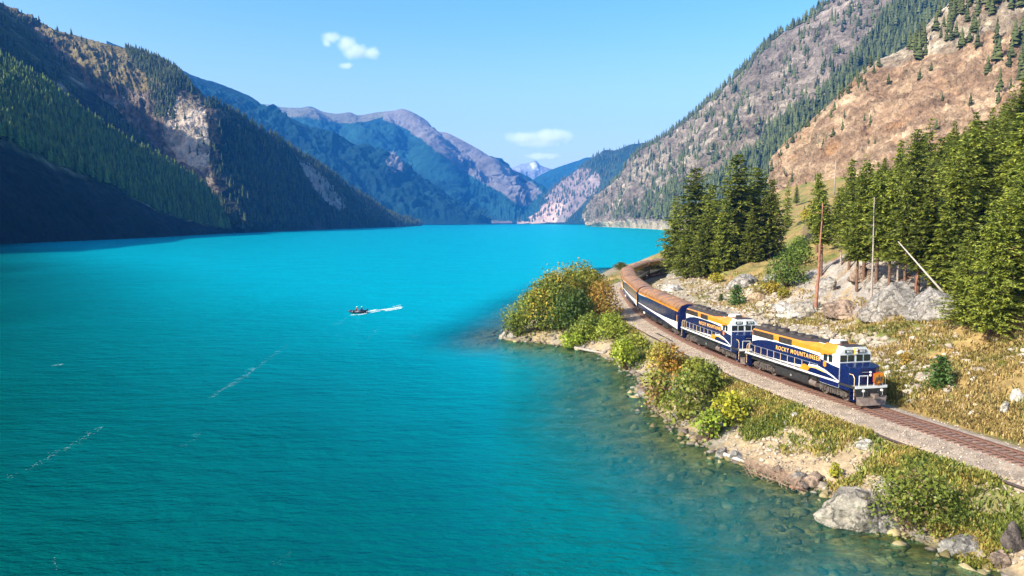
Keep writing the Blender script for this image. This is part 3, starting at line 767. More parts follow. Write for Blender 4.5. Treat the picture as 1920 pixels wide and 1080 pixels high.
def empty(name, loc=(0, 0, 0), rz=0, label=None, cat=None, group=None, parent=None):
    o = bpy.data.objects.new(name, None); COL.objects.link(o); o.location = loc; o.rotation_euler = (0, 0, rz); o.empty_display_size = .5
    if parent is not None: o.parent = parent
    return tag(o, label, cat, group)
def kids(o): return [c for c in ALLKIDS.get(o.name, [])]
ALLKIDS = {}
def copy_tree(o, parent=None):
    c = o.copy(); COL.objects.link(c); c.parent = parent
    for ch in list(o.children): copy_tree(ch, c)
    return c
def text(name, s, size, m, parent, loc, rot, extr=.01, align='CENTER', sp=1.0, bold=0.0):
    cu = bpy.data.curves.new(name, 'FONT'); cu.body = s; cu.size = size; cu.extrude = extr; cu.align_x = align; cu.align_y = 'CENTER'; cu.space_character = sp; cu.offset = bold
    cu.materials.append(m); cu.resolution_u = 3
    tmp = bpy.data.objects.new(name, cu); me = bpy.data.meshes.new_from_object(tmp); bpy.data.objects.remove(tmp)
    o = bpy.data.objects.new(name, me); COL.objects.link(o); o.parent = parent; o.location = loc; o.rotation_euler = rot
    return o
# ------------------------------------------------------------------ paints
NAVY = mat('navy blue train paint', (.003, .009, .060), .22, spec=.6, noise=.25, nscale=1.5)
WHT = mat('white train paint', (.64, .64, .63), .4, noise=.12, nscale=2)
ORG = mat('golden orange train paint', (.58, .20, .012), .35, noise=.22, nscale=1.5)
BRZ = mat('bronze orange roof paint', (.31, .145, .04), .42, metal=.2, noise=.5, nscale=.8)
BLK = mat('black underframe', (.018, .017, .017), .55, noise=.5, nscale=3, bump=.3)
DRK = mat('dark grille and roof metal', (.04, .028, .022), .6, noise=.5, nscale=3)
GRIME = mat('grimy truck iron', (.075, .06, .05), .7, noise=.6, nscale=5, bump=.5)
PLOW = mat('dusty plow steel', (.16, .12, .10), .65, noise=.4, nscale=4)
GLASS = mat('dark window glass', (.012, .016, .02), .06, spec=.9)
GLAS2 = mat('blue tinted window glass', (.012, .022, .06), .10, spec=.8)
RAILP = mat('handrail paint', (.62, .42, .22), .4)
SILV = mat('silver metal', (.5, .5, .5), .3, metal=.7)
RED = mat('signal red', (.5, .03, .02), .4)
LAMP = mat('headlight lens', (.8, .78, .7), .1)
BGOLD = mat('lettering gold', (.85, .42, .08), .4)
STEEL = mat('polished rail head', (.42, .36, .33), .28, metal=.85)
WALK = mat('grey walkway tread', (.12, .12, .12), .8, noise=.3, nscale=4)

def wheelset(mb, x):
    for sy in (-1, 1):
        mb.cyl((x, sy * .68, .5), (x, sy * .82, .5), .5, .5, 20)
    mb.cyl((x, -.7, .5), (x, .7, .5), .09, .09, 8)
def make_truck(parent, cx, wb=2.75):
    """bogie: parts frame with springs, and each wheel"""
    t = MB()
    for sy in (-1, 1):
        y = sy * 1.02
        out = [(cx - wb / 2 - .55, .62), (cx - wb / 2 - .45, .42), (cx - wb / 2 + .45, .42), (cx - .75, .34), (cx + .75, .34), (cx + wb / 2 - .45, .42), (cx + wb / 2 + .45, .42), (cx + wb / 2 + .55, .62), (cx + wb / 2 + .3, .82), (cx + .9, .98), (cx - .9, .98), (cx - wb / 2 - .3, .82)]
        t.prism(out, y - .07, y + .07, 'y')
        for k in (-1, 1):
            t.box(cx + k * wb / 2 - .2, cx + k * wb / 2 + .2, min(y, y + sy * .16), max(y, y + sy * .16), .34, .74)
            t.cyl((cx + k * wb / 2, y + sy * .14, .52), (cx + k * wb / 2, y + sy * .24, .52), .16, .13, 10)
        for k in (-.45, -.15, .15, .45): t.cyl((cx + k, y + sy * .12, .40), (cx + k, y + sy * .12, .80), .09, .09, 8)
        t.cyl((cx - wb / 2 + .45, y + sy * .14, .60), (cx - .65, y + sy * .14, .98), .05, .05, 6)
        t.cyl((cx + wb / 2 - .45, y + sy * .14, .60), (cx + .65, y + sy * .14, .98), .05, .05, 6)
        t.cyl((cx + .8, y + sy * .1, .9), (cx + 1.25, y + sy * .1, .9), .1, .1, 8)
    t.box(cx - .4, cx + .4, -.95, .95, .5, 1.05)
    tr = t.build('bogie', GRIME, parent)
    for k in (-1, 1):
        for sy in (-1, 1):
            w = MB(); w.cyl((cx + k * wb / 2, sy * .69, .5), (cx + k * wb / 2, sy * .83, .5), .49, .49, 22); w.cyl((cx + k * wb / 2, sy * .67, .5), (cx + k * wb / 2, sy * .70, .5), .53, .53, 22)
            w.build('wheel', PLOW, tr)
    return tr
def sidepoly(mb, pts, y, th=.008):
    """livery panel on the body side: a thin plate standing proud, both sides"""
    for sy in (-1, 1):
        mb.prism(pts, sy * y, sy * (y + th), 'y')
def sides(name, pts, y, th, m, parent):
    for sy in (-1, 1): MB().prism(pts, sy * y, sy * (y + th), 'y').build(name, m, parent)
def make_loco(num, first=True):
    root = empty('diesel_locomotive')
    W = 1.0          # half width of the long hood
    # frame and deck
    MB().box(.35, 17.2, -1.5, 1.5, 1.42, 1.62).box(.6, 17.0, -1.2, 1.2, 1.05, 1.42).box(4.7, 5.4, -1.3, 1.3, .95, 1.42).box(11.2, 11.9, -1.3, 1.3, .8, 1.42).build('underframe', BLK, root)
    MB().box(.35, 12.6, -1.5, -W - .01, 1.62, 1.67).box(.35, 12.6, W + .01, 1.5, 1.62, 1.67).box(16.80, 17.2, -1.5, 1.5, 1.62, 1.67).build('walkway', WALK, root)
    sl_ = MB()
    for sy in (-1, 1): sl_.box(.35, 15.15, min(sy * 1.50, sy * 1.53), max(sy * 1.50, sy * 1.53), 1.54, 1.68)
    sl_.box(17.2, 17.23, -1.5, 1.5, 1.46, 1.68)
    sl_.build('side_sill', WHT, root)
    # long hood: cross section with sloped shoulders
    hood = MB().prism([(-W, 1.67), (W, 1.67), (W, 3.95), (.62, 4.32), (-.62, 4.32), (-W, 3.95)], .75, 12.6, 'x')
    hd = hood.build('long_hood', WHT, root)
    sides('blue_livery_panel', [(.76, 1.70), (3.5, 1.70), (6.0, 1.76), (8.5, 1.86), (10.5, 2.02), (12.58, 2.24), (12.58, 3.12), (11.5, 3.22), (10, 3.30), (8, 3.36), (5.2, 3.36), (3.4, 3.30), (1.8, 3.08), (.76, 2.80)], W, .008, NAVY, root)
    o_ = MB(); rfs = MB()
    sidepoly(o_, [(.76, 3.46), (4.2, 3.50), (12.58, 3.48), (12.58, 3.93), (.76, 3.93)], W)
    for sy in (-1, 1):
        y0, y1, y2 = sy * 1.012, sy * .86, sy * .66
        o_.add([(.76, y0, 3.94), (12.58, y0, 3.94), (12.58, y2, 4.30), (11.2, y2, 4.30), (9.0, y1, 4.10), (.76, y1, 4.10)], [[0, 1, 2, 3, 4, 5]])
        rfs.add([(.78, sy * .865, 4.105), (8.95, sy * .865, 4.105), (11.15, sy * .665, 4.308), (11.15, sy * .6, 4.34), (.78, sy * .6, 4.34)], [[0, 1, 2, 3, 4]])
    o_.build('orange_livery_band', ORG, root, kind='stuff'); rfs.build('roof_shoulder', DRK, root, kind='stuff')
    for (xa, xb) in ((.9, 4.55), (5.5, 7.6)):
        for sy in (-1, 1):
            g = MB(); g.box(xa, xb, min(sy * 1.0, sy * 1.05), max(sy * 1.0, sy * 1.05), 3.46, 4.0)
            n = int((xb - xa) / .16)
            for i in range(n): g.box(xa + .05 + i * .16, xa + .12 + i * .16, min(sy * 1.05, sy * 1.075), max(sy * 1.05, sy * 1.075), 3.48, 3.90)
            g.build('radiator_grille', DRK, root)
    rf = MB().box(.8, 12.55, -.60, .60, 4.322, 4.36)
    rf.build('hood_roof', DRK, root)
    for x in (1.7, 3.15, 4.6):
        f = MB().cyl((x, 0, 4.36), (x, 0, 4.60), .62, .58, 20).cyl((x, 0, 4.60), (x, 0, 4.63), .2, .2, 10)
        for k in range(6): a = k * math.pi / 3; f.cyl((x, 0, 4.61), (x + .56 * math.cos(a), .56 * math.sin(a), 4.61), .025, .025, 5)
        f.build('cooling_fan', DRK, root)
    for x in (6.3, 7.5): MB().cyl((x, 0, 4.36), (x, 0, 4.54), .42, .40, 16).build('dynamic_brake_fan', DRK, root)
    MB().box(8.5, 9.7, -.45, .45, 4.36, 4.60, .1, .1).box(10.0, 12.2, -.55, .55, 4.36, 4.48, .1, .08).build('exhaust_housing', DRK, root)
    # doors on the hood side
    dr = MB()
    for sy in (-1, 1):
        for k in range(12):
            x = 1.2 + k * .93
            dr.box(x, x + .015, min(sy * 1.008, sy * 1.02), max(sy * 1.008, sy * 1.02), 1.75, 3.2)
    dr.build('door_seams', BLK, root, kind='stuff')
    # cab: full width, chamfered roof
    prof = [(-1.5, 1.10), (1.5, 1.10), (1.5, 3.95), (.95, 4.52), (-.95, 4.52), (-1.5, 3.95)]
    cab = MB().prism(prof, 12.62, 15.15, 'x').build('cab', WHT, root)
    q = MB()
    for sy in (-1, 1):
        y0, y1 = sy * 1.507, sy * .958
        q.add([(12.63, y0, 3.96), (14.6, y0, 3.96), (14.2, y1, 4.53), (12.63, y1, 4.53)], [[0, 1, 2, 3]])
    sidepoly(q, [(12.63, 3.45), (13.1, 3.5), (14.7, 3.96), (12.63, 3.96)], 1.5)
    q.box(12.63, 14.3, -.94, .94, 4.522, 4.535)
    q.build('cab_roof_orange_paint', ORG, root, kind='stuff')
    MB().box(14.0, 15.14, -.9, .9, 4.54, 4.57).box(13.2, 13.8, -.35, .35, 4.54, 4.78, .05, .05).build('cab_roof_plate', DRK, root)
    MB().box(12.9, 13.6, -.9, .3, 4.56, 4.86, .08, .08).build('air_conditioner', WHT, root)
    sides('cab_side_blue_paint', [(12.62, 1.12), (15.15, 1.12), (15.15, 2.80), (14.2, 2.88), (12.62, 3.12)], 1.5, .008, NAVY, root)
    for sy in (-1, 1):
        for xa, xb in ((13.05, 13.55), (13.75, 14.25)):
            w_ = MB().box(xa, xb, min(sy * 1.5, sy * 1.525), max(sy * 1.5, sy * 1.525), 3.08, 3.68).build('side_window', GLASS, cab)
        MB().box(13.5, 14.2, min(sy * 1.9, sy * 1.52), max(sy * 1.9, sy * 1.52), 3.78, 3.83).build('sunshade', ORG, cab)
    # windshields on the front, corner windows
    for ya, yb in ((-1.40, -.84), (-.68, -.14), (.14, .68), (.84, 1.40)):
        MB().box(15.15, 15.165, ya - .03, yb + .03, 3.30, 3.85).build('window_frame', BLK, cab)
        MB().box(15.165, 15.18, ya, yb, 3.33, 3.82).build('windshield', GLASS, cab)
    for sy in (-1, 1):
        nb = MB().box(15.15, 15.22, sy * .62 - .38, sy * .62 + .38, 4.02, 4.28).build('number_board', BLK, cab)
        text('locomotive_number', num, .25, WHT, nb, (15.232, sy * .62, 4.15), (math.pi / 2, 0, math.pi / 2), .004, sp=1.1, bold=.006)
    hl = MB().box(15.15, 15.26, -.16, .16, 3.90, 4.42).build('headlight_housing', BGOLD if first else WHT, cab)
    for z in (4.03, 4.28): MB().cyl((15.26, 0, z), (15.29, 0, z), .1, .1, 12).build('headlight', LAMP, hl)
    # nose: wide, chamfered corners, sloped top
    pl = [(15.15, -1.45), (16.32, -1.45), (16.78, -.72), (16.78, .72), (16.32, 1.45), (15.15, 1.45)]
    nose = MB()
    n = len(pl); v = [(x, y, 1.12 if x < 16.5 else 1.67) for x, y in pl] + [(x, y, 3.22 - (x - 15.15) * .10) for x, y in pl]
    nose.add(v, [list(range(n - 1, -1, -1)), list(range(n, 2 * n))] + [[i, (i + 1) % n, n + (i + 1) % n, n + i] for i in range(n)])
    no = nose.build('nose', NAVY, root)
    bv = no.modifiers.new('edge', 'BEVEL'); bv.width = .05; bv.segments = 2
    for z in (2.72, 2.36): MB().tube([(16.78, -.55, z - .02), (16.85, -.55, z), (16.85, -.02, z), (16.78, -.02, z - .02)], .022).build('grab_bar', SILV, no)
    for z in (2.68, 2.44): MB().cyl((16.77, .22, z), (16.83, .22, z), .1, .1, 14).build('nose_light', LAMP, no)
    # white stripe sweeping down to the nose, orange edge and blue flank
    sides('lower_side_plate', [(15.16, 1.12), (16.30, 1.12), (16.30, 1.66), (15.16, 1.66)], 1.45, .02, NAVY, root)
    sides('orange_battery_box', [(10.3, 2.25), (11.3, 2.14), (12.4, 1.95), (12.4, 1.72), (9.6, 1.70), (9.9, 2.1)], 1.46, .03, ORG, root)
    sides('blue_flank_panel', [(10.9, 1.70), (12.6, 1.70), (14.9, 1.72), (13.3, 2.05), (12.0, 2.2), (11.2, 2.12)], 1.515, .01, NAVY, root)
    sides('white_swoosh', [(11.0, 2.36), (12.2, 2.48), (13.3, 2.32), (14.4, 2.0), (15.3, 1.68), (15.12, 1.68), (14.2, 1.92), (13.1, 2.17), (12.1, 2.29), (11.0, 2.2)], 1.527, .01, WHT, root)
    sides('orange_swoosh', [(10.9, 2.19), (12.1, 2.28), (13.1, 2.16), (13.6, 2.04), (12.9, 2.08), (12.0, 2.17), (11.2, 2.10)], 1.53, .01, BGOLD, root)
    for sy in (-1, 1):
        e = MB().prism([(13.05, 2.62), (13.25, 2.52), (13.45, 2.62), (13.45, 2.98), (13.05, 2.98)], min(sy * 1.51, sy * 1.53), max(sy * 1.51, sy * 1.53), 'y').build('crest_badge', ORG, cab)
        text('lettering', 'ROCKY MOUNTAINEER', .56, BGOLD, root, (8.5, sy * 1.02, 2.88), (math.pi / 2, -.012 if sy < 0 else .012, 0 if sy < 0 else math.pi), .006, sp=1.22, bold=.004)
    # handrails
    for sy in (-1, 1):
        y = sy * 1.47
        MB().tube([(.9, y, 2.55), (12.2, y, 2.55)], .022).build('handrail', SILV, root)
        for k in range(11):
            x = .9 + k * 1.13
            MB().tube([(x, y, 1.66), (x, y, 2.56)], .026).build('stanchion', RAILP, root)
    for xe, sx in ((17.15, 1), (.42, -1)):
        for sy in (-1, 1):
            MB().tube([(xe - sx * .1, sy * 1.46, .55), (xe - sx * .1, sy * 1.46, 2.30), (xe - sx * .3, sy * 1.46, 2.55), (xe - sx * .75, sy * 1.46, 2.55)], .028).build('step_handrail', RAILP, root)
            MB().tube([(xe, sy * 1.1, .7), (xe, sy * 1.1, 2.5), (xe, sy * .30, 2.5), (xe, sy * .30, 1.66)], .028).build('end_handrail', RAILP if xe < 1 else WHT, root)
            st = MB()
            for z in (.42, .78, 1.14): st.box(min(xe, xe - sx * .55), max(xe, xe - sx * .55), min(sy * 1.15, sy * 1.5), max(sy * 1.15, sy * 1.5), z, z + .04)
            st.box(min(xe - sx * .57, xe - sx * .60), max(xe - sx * .57, xe - sx * .60), min(sy * 1.12, sy * 1.5), max(sy * 1.12, sy * 1.5), .35, 1.46)
            st.box(min(xe - sx * .57, xe), max(xe - sx * .57, xe), min(sy * 1.10, sy * 1.13), max(sy * 1.10, sy * 1.13), .35, 1.46)
            st.build('step_well', NAVY, root)
    # buffers, plow, coupler, hoses
    MB().box(17.0, 17.25, -1.4, 1.4, .75, 1.44).build('pilot_beam', BLK, root)
    pp = MB().prism([(-1.35, .16), (1.35, .16), (1.42, .80), (-1.42, .80)], 17.26, 17.34, 'x')
    pp.add([(17.34, -1.38, .80), (17.34, 1.38, .80), (17.66, 1.0, .14), (17.66, -1.0, .14), (17.34, -1.32, .14), (17.34, 1.32, .14)], [[0, 1, 2, 3], [0, 3, 4], [1, 5, 2], [4, 3, 2, 5]])
    pp.build('snow_plow', PLOW, root)
    MB().box(.1, .35, -1.4, 1.4, .35, 1.44).build('rear_pilot', BLK, root)
    for xe, sx in ((17.3, 1), (.1, -1)):
        c = MB().box(min(xe, xe + sx * .45), max(xe, xe + sx * .45), -.12, .12, .82, 1.05); c.box(min(xe + sx * .4, xe + sx * .62), max(xe + sx * .4, xe + sx * .62), -.2, .16, .74, 1.12)
        c.build('coupler', PLOW, root)
        for y in (-.9, -.7, -.5, .5, .7, .9):
            MB().tube([(xe - sx * .02, y, 1.25), (xe + sx * .14, y, 1.2), (xe + sx * .16, y * .98, .95), (xe + sx * .05, y * .95, .8)], .028, 5).build('air_hose', BLK if abs(y) < .8 else SILV, root)
    # crest shield on the front rail
    if first:
        # outline of a shield in y-z, standing in front of the handrail
        def shield(sc, x0, x1, cy=.62, cz=2.22):
            o2 = [(-.46, .42), (-.30, .45), (0, .52), (.30, .45), (.46, .42), (.46, -.22), (.30, -.40), (0, -.52), (-.30, -.40), (-.46, -.22)]
            return MB().prism([(cy + a * sc, cz + b_ * sc) for a, b_ in o2], x0, x1, 'x')
        s1 = shield(1.08, 17.22, 17.25).build('crest_shield', RED, root)
        shield(1.0, 17.25, 17.27).build('shield_face', ORG, s1)
        k = MB(); X_ = 17.29
        stroke = [[(-.36, -.25), (-.26, .02), (-.18, .18), (-.14, -.20), (-.02, .15), (.02, .34), (.05, -.15), (.16, .12), (.22, .2), (.24, -.18), (.34, .05)],
                  [(-.34, -.30), (-.1, -.05), (.05, .10)], [(.10, -.28), (.20, -.05), (.36, .22)], [(-.3, -.34), (0, -.42), (.3, -.34)]]
        for stt in stroke: k.tube([(X_, .62 + a, 2.22 + b_) for a, b_ in stt], .022, 5)
        k.build('crest_monogram', BLK, s1)
    else:
        pass
    for y in (-.75, .95): MB().cyl((17.25, y, 1.28), (17.32, y, 1.28), .11, .11, 12).build('ditch_light', LAMP, root)
    # fuel tank and air reservoirs
    MB().prism([(-1.35, .55), (-1.1, .32), (1.1, .32), (1.35, .55), (1.35, 1.2), (-1.35, 1.2)], 5.5, 10.8, 'x').build('fuel_tank', BLK, root)
    for sy in (-1, 1):
        MB().cyl((10.95, sy * 1.12, .72), (11.9, sy * 1.12, .72), .30, .30, 14).build('air_reservoir', PLOW, root)
    make_truck(root, 3.15); make_truck(root, 13.85)
    MB().box(8.1, 8.3, -1.42, -1.36, .7, .9).box(8.1, 8.3, 1.36, 1.42, .7, .9).build('fuel_gauge', SILV, root)
    return root
def place_car(o, s_rear, L, z=RAILZ):
    """set a vehicle of length L on the line; s measures away from the camera, so the front lies at the smaller s"""
    a = trk(s_rear); b = trk(s_rear - L)
    o.location = (a[0], a[1], z); d = b - a
    o.rotation_euler = (0, 0, math.atan2(d[1], d[0]))
# front of the first locomotive
_f = G(1634, 762, RAILZ)
dF, sF, _ = segdist(np.array([_f[0]]), np.array([_f[1]]), TR); sF = float(sF[0])
loco1 = make_loco('8012'); tag(loco1, 'leading blue, white and orange diesel locomotive 8012 with an orange shield on its front rail', 'locomotive', 'locomotives pulling the train')
place_car(loco1, sF + 17.4, 17.3)
loco2 = make_loco('8019', False); tag(loco2, 'second diesel locomotive, coupled between the leading engine and the first coach', 'locomotive', 'locomotives pulling the train')
s2 = sF + 18.1
place_car(loco2, s2 + 17.4, 17.3)

# ------------------------------------------------------------------ coaches
def make_coach(glass, L=25.4, first=False, livery=NAVY):
    root = empty('passenger_coach')
    Wd = 1.52
    body = [(-Wd, 1.15), (Wd, 1.15), (Wd, 3.45), (-Wd, 3.45)]
    MB().prism(body, .2, L - .2, 'x').build('coach_body', livery, root)
    # window band as single panes, roof glazing curves in
    n = 14; x0, x1 = 1.6, L - 1.6; dx = (x1 - x0) / n
    for sy in (-1, 1):
        for i in range(n):
            a = x0 + i * dx + .04; b_ = x0 + (i + 1) * dx - .04
            y = sy * (Wd + .004)
            MB().box(a, b_, min(y, y + sy * .02), max(y, y + sy * .02), 2.05, 3.42).build('window', glass, root)
    q = MB()
    t = [0, .12, .3, .5, .7, .88, 1]
    up = [2.10, 2.02, 1.90, 1.80, 1.76, 1.85, 2.0]; lo = [1.95, 1.80, 1.55, 1.36, 1.22, 1.16, 1.16]
    up = [1.95, 1.93, 1.86, 1.82, 1.86, 1.98, 2.1]; lo = [1.85, 1.78, 1.64, 1.52, 1.40, 1.25, 1.16]
    sidepoly(q, [(.22 + (L - .44) * a, z) for a, z in zip(t, lo)] + [(.22 + (L - .44) * a, z) for a, z in reversed(list(zip(t, up)))], Wd + .026, .008)
    q.build('white_swoosh', WHT, root, kind='stuff')
    q = MB(); sidepoly(q, [(.22, 3.30), (3, 3.28), (8.5, 3.44), (.22, 3.46)], Wd + .026, .008); q.build('white_cantrail_stripe', WHT, root, kind='stuff')
    # curved roof
    rp = [(-Wd - .02, 3.42), (-Wd - .02, 3.50)]
    N_ = 12
    for k in range(N_ + 1):
        a = math.pi * (1 - k / N_)
        rp.append(((Wd + .0) * math.cos(a), 3.50 + .98 * math.sin(a) ** .8))
    rp += [(Wd + .02, 3.50), (Wd + .02, 3.42)]
    rp = rp[::-1]
    MB().prism(rp, .12, L - .12, 'x').build('roof', BRZ, root, smooth=False)
    q = MB()
    for sy in (-1, 1): q.box(.15, L - .15, min(sy * (Wd + .021), sy * (Wd + .05)), max(sy * (Wd + .021), sy * (Wd + .05)), 3.40, 3.62)
    q.build('roof_edge_trim', ORG, root, kind='stuff')
    for k in range(1, 9):
        x = L * k / 9
        m = MB(); pr = [(-Wd * math.cos(math.pi * j / 10), 3.515 + .985 * math.sin(math.pi * j / 10) ** .8) for j in range(11)]
        m.tube([(x, a, b_) for a, b_ in pr], .018, 4); m.build('roof_seam', BRZ, root)
    for x in (L * .25, L * .7): MB().box(x - .5, x + .5, -.35, .35, 4.44, 4.56, .08, .08).build('roof_vent', BRZ, root)
    # ends: dark diaphragm and frame
    for xa, xb in ((-.25, .2), (L - .2, L + .25)): MB().box(xa, xb, -.62, .62, 1.1, 3.45).build('end_diaphragm', BLK, root)
    for xe in (.08, L - .08):
        MB().prism([(-Wd, 1.15), (Wd, 1.15), (Wd, 3.5), (1.1, 4.15), (.4, 4.4), (-.4, 4.4), (-1.1, 4.15), (-Wd, 3.5)], xe - .06, xe + .06, 'x').build('end_wall', livery, root)
    for sy in (-1, 1):
        MB().box(L - 1.35, L - .55, min(sy * Wd, sy * (Wd + .03)), max(sy * Wd, sy * (Wd + .03)), 1.2, 3.3).build('door', livery, root)
        MB().tube([(L - .45, sy * (Wd + .06), 1.5), (L - .45, sy * (Wd + .06), 3.0)], .03).build('grab_rail', BGOLD, root)
    u = MB().box(1, L - 1, -1.3, 1.3, .85, 1.15)
    for a, b_, z in ((5.5, 8.2, .45), (9, 12.6, .38), (13.4, 16, .5), (16.8, 19.4, .42)): u.box(a, b_, -1.38, 1.38, z, .9)
    u.build('underfloor_equipment', BLK, root)
    MB().box(3.9, 4.9, -1.5, -1.40, .62, .92).build('white_equipment_box', WHT, root)
    make_truck(root, 2.9, 2.6); make_truck(root, L - 2.9, 2.6)
    MB().box(-.45, .1, -.15, .15, .8, 1.05).box(L - .1, L + .45, -.15, .15, .8, 1.05).build('coupler', PLOW, root)
    return root
BRG = mat('bronze tinted window glass', (.06, .035, .012), .12, spec=.9, noise=.5, nscale=1.2)
DKBR = mat('dark bronze coach paint', (.05, .032, .022), .35, noise=.3, nscale=2)
s = s2 + 17.9
labs = ['blue passenger coach with a bronze roof coupled right behind the second locomotive', 'second passenger coach from the engines, curving past the lakeside shrubs',
        'third passenger coach, only its orange roof showing where the line bends right', 'fourth passenger coach with bronze windows at the bend before the tall conifers', 'last passenger coach in view, mostly hidden behind the tall conifers']
for i in range(5):
    c = make_coach(GLAS2 if i == 0 else BRG, livery=NAVY if i < 2 else DKBR)
    place_car(c, s + 25.6, 25.5); s += 26.5
    tag(c, labs[i], 'train coach', 'passenger coaches of the train')

# ------------------------------------------------------------------ track
WOOD = mat('weathered brown sleeper wood', (.24, .135, .10), .85, noise=.5, nscale=6, bump=.6, bscale=14)
RUSTM = mat('rusty rail steel', (.12, .06, .04), .6, noise=.4, nscale=8)
track = empty('railway_track', (0, 0, 0), label='single railway track on a gravel bed curving along the lake shore', cat='railway track')
sm = MB().box(-.115, .115, -1.32, 1.32, -.20, -.02).mesh('sleeper', WOOD)
rng = random.Random(4)
s0 = max(sF - 36, .5)
for k in range(400):
    s = s0 + k * .56
    if s > TRs[-1] - 1: break
    if k >= 298: break
    q = trk(s); d = trdir(s)
    o = link('sleeper', sm, track, (q[0], q[1], RAILZ - .17))
    o.rotation_euler = (0, rng.uniform(-.01, .01), math.atan2(d[1], d[0]) + rng.uniform(-.03, .03)); o.scale = (rng.uniform(.9, 1.1), rng.uniform(.96, 1.05), 1)
far_s = MB()
while s < TRs[-1] - 1:
    q = trk(s); d = trdir(s); p = np.array([d[1], -d[0]]); z0, z1 = RAILZ - .37, RAILZ - .19
    c_ = [q + d * a * .115 + p * b_ * 1.32 for a, b_ in ((-1, -1), (1, -1), (1, 1), (-1, 1))]
    far_s.add([(a[0], a[1], z0) for a in c_] + [(a[0], a[1], z1) for a in c_], [[4, 5, 6, 7], [0, 1, 5, 4], [1, 2, 6, 5], [2, 3, 7, 6], [3, 0, 4, 7]])
    s += .56
far_s.build('distant_sleepers', WOOD, track, kind='stuff')
def sweep(prof, off, sa, sb, step=1.2):
    ss = np.arange(sa, sb, step); V_ = []
    for s in ss:
        q = trk(s); d = trdir(s); p = np.array([d[1], -d[0]])
        for a, b_ in prof: V_.append((q[0] + p[0] * (off(s) + a if callable(off) else off + a), q[1] + p[1] * (off(s) + a if callable(off) else off + a), b_))
    n = len(prof); F_ = []
    for i in range(len(ss) - 1):
        for j in range(n - 1): F_.append([i * n + j, i * n + j + 1, (i + 1) * n + j + 1, (i + 1) * n + j])
    return V_, F_
for off in (-.755, .755):
    V_, F_ = sweep([(-.075, 3.32), (-.02, 3.345), (-.02, 3.46), (-.036, 3.47), (-.036, 3.50), (.036, 3.50), (.036, 3.47), (.02, 3.46), (.02, 3.345), (.075, 3.32)], off, .6, TRs[-1] - 1)
    me = newmesh('rail', np.array(V_), np.array(F_), False, None, [RUSTM, STEEL], [1 if (i % 9) == 4 else 0 for i in range(len(F_))])
    link('rail', me, track)
# ballast shoulder
GRAV = mat('grey ballast gravel', (.36, .285, .215), .95, spec=.1, noise=.35, nscale=1.1, bump=.8, bscale=30)
def wl(s): return 3.75 + .5 * math.sin(s * .05) + (1.4 * float(sstep(np.array(75.), np.array(105.), np.array(s))) * float(sstep(np.array(175.), np.array(140.), np.array(s))))
ss = np.arange(.6, TRs[-1] - 1, .5); V_ = []
for s in ss:
    q = trk(s); d = trdir(s); p = np.array([-d[1], d[0]])     # p points to the hill side? flipped below
    lake = np.array([d[1], -d[0]])
    if lake[0] > 0: lake = -lake
    w = wl(s)
    nz = float(rng.uniform(-.03, .03))
    for a, z in ((3.3, 2.95), (2.6, 3.12), (1.75, 3.26), (1.4, 3.22), (.7, 3.20), (0, 3.21), (-.7, 3.20), (-1.4, 3.22), (-1.8, 3.22), (-2.5, 3.10 + nz * .5), (-3.2, 3.09), (-w, 3.08), (-w - .12, 2.80)):
        V_.append((q[0] - lake[0] * a, q[1] - lake[1] * a, z + rng.uniform(-.006, .006)))
link('ballast', newmesh('ballast', np.array(V_), gridfaces(len(ss), 13), True, None, [GRAV]), kind='structure')
# loose ballast stones lying on the shoulders: nobody would count them
_r = np.random.RandomState(44); _ps = []
for k in range(8500):
    s = _r.uniform(1, 125); q = trk(s); d = trdir(s); lake = np.array([d[1], -d[0]])
    if lake[0] > 0: lake = -lake
    a = _r.uniform(1.3, wl(s)) if _r.rand() < .72 else (_r.uniform(-3.2, -1.3) if _r.rand() < .7 else _r.uniform(-.65, .65))
    _ps.append((q[0] + lake[0] * a, q[1] + lake[1] * a, 3.20 if abs(a) < .8 else 3.10 + .12 * float(sstep(3.0, 1.6, abs(a)))))
BALLAST_PTS = np.array(_ps)
# thin dark line, drawn as a tube, along the lake side of the ballast
V_ = []
ss = np.concatenate([np.arange(.8, 215, .9)]); ns = 6
for s in ss:
    q = trk(s); d = trdir(s); lake = np.array([d[1], -d[0]])
    if lake[0] > 0: lake = -lake
    w = wl(s) + .16 + .05 * math.sin(s * .9)
    for k in range(ns):
        a = 2 * math.pi * k / ns
        V_.append((q[0] + lake[0] * (w + .09 * math.cos(a)), q[1] + lake[1] * (w + .09 * math.cos(a)), 3.06 + .09 * math.sin(a)))
nn_ = len(ss); I = np.arange(nn_ * ns).reshape(nn_, ns)
Fq = np.stack([I[:-1].ravel(), np.roll(I, -1, 1)[:-1].ravel(), np.roll(I, -1, 1)[1:].ravel(), I[1:].ravel()], 1)
link('edging_line', newmesh('edging_line', np.array(V_), Fq, True, None, [mat('dark brown edging', (.05, .032, .026), .6, noise=.4)]), label='thin dark line along the lake side edge of the gravel', cat='pipe')
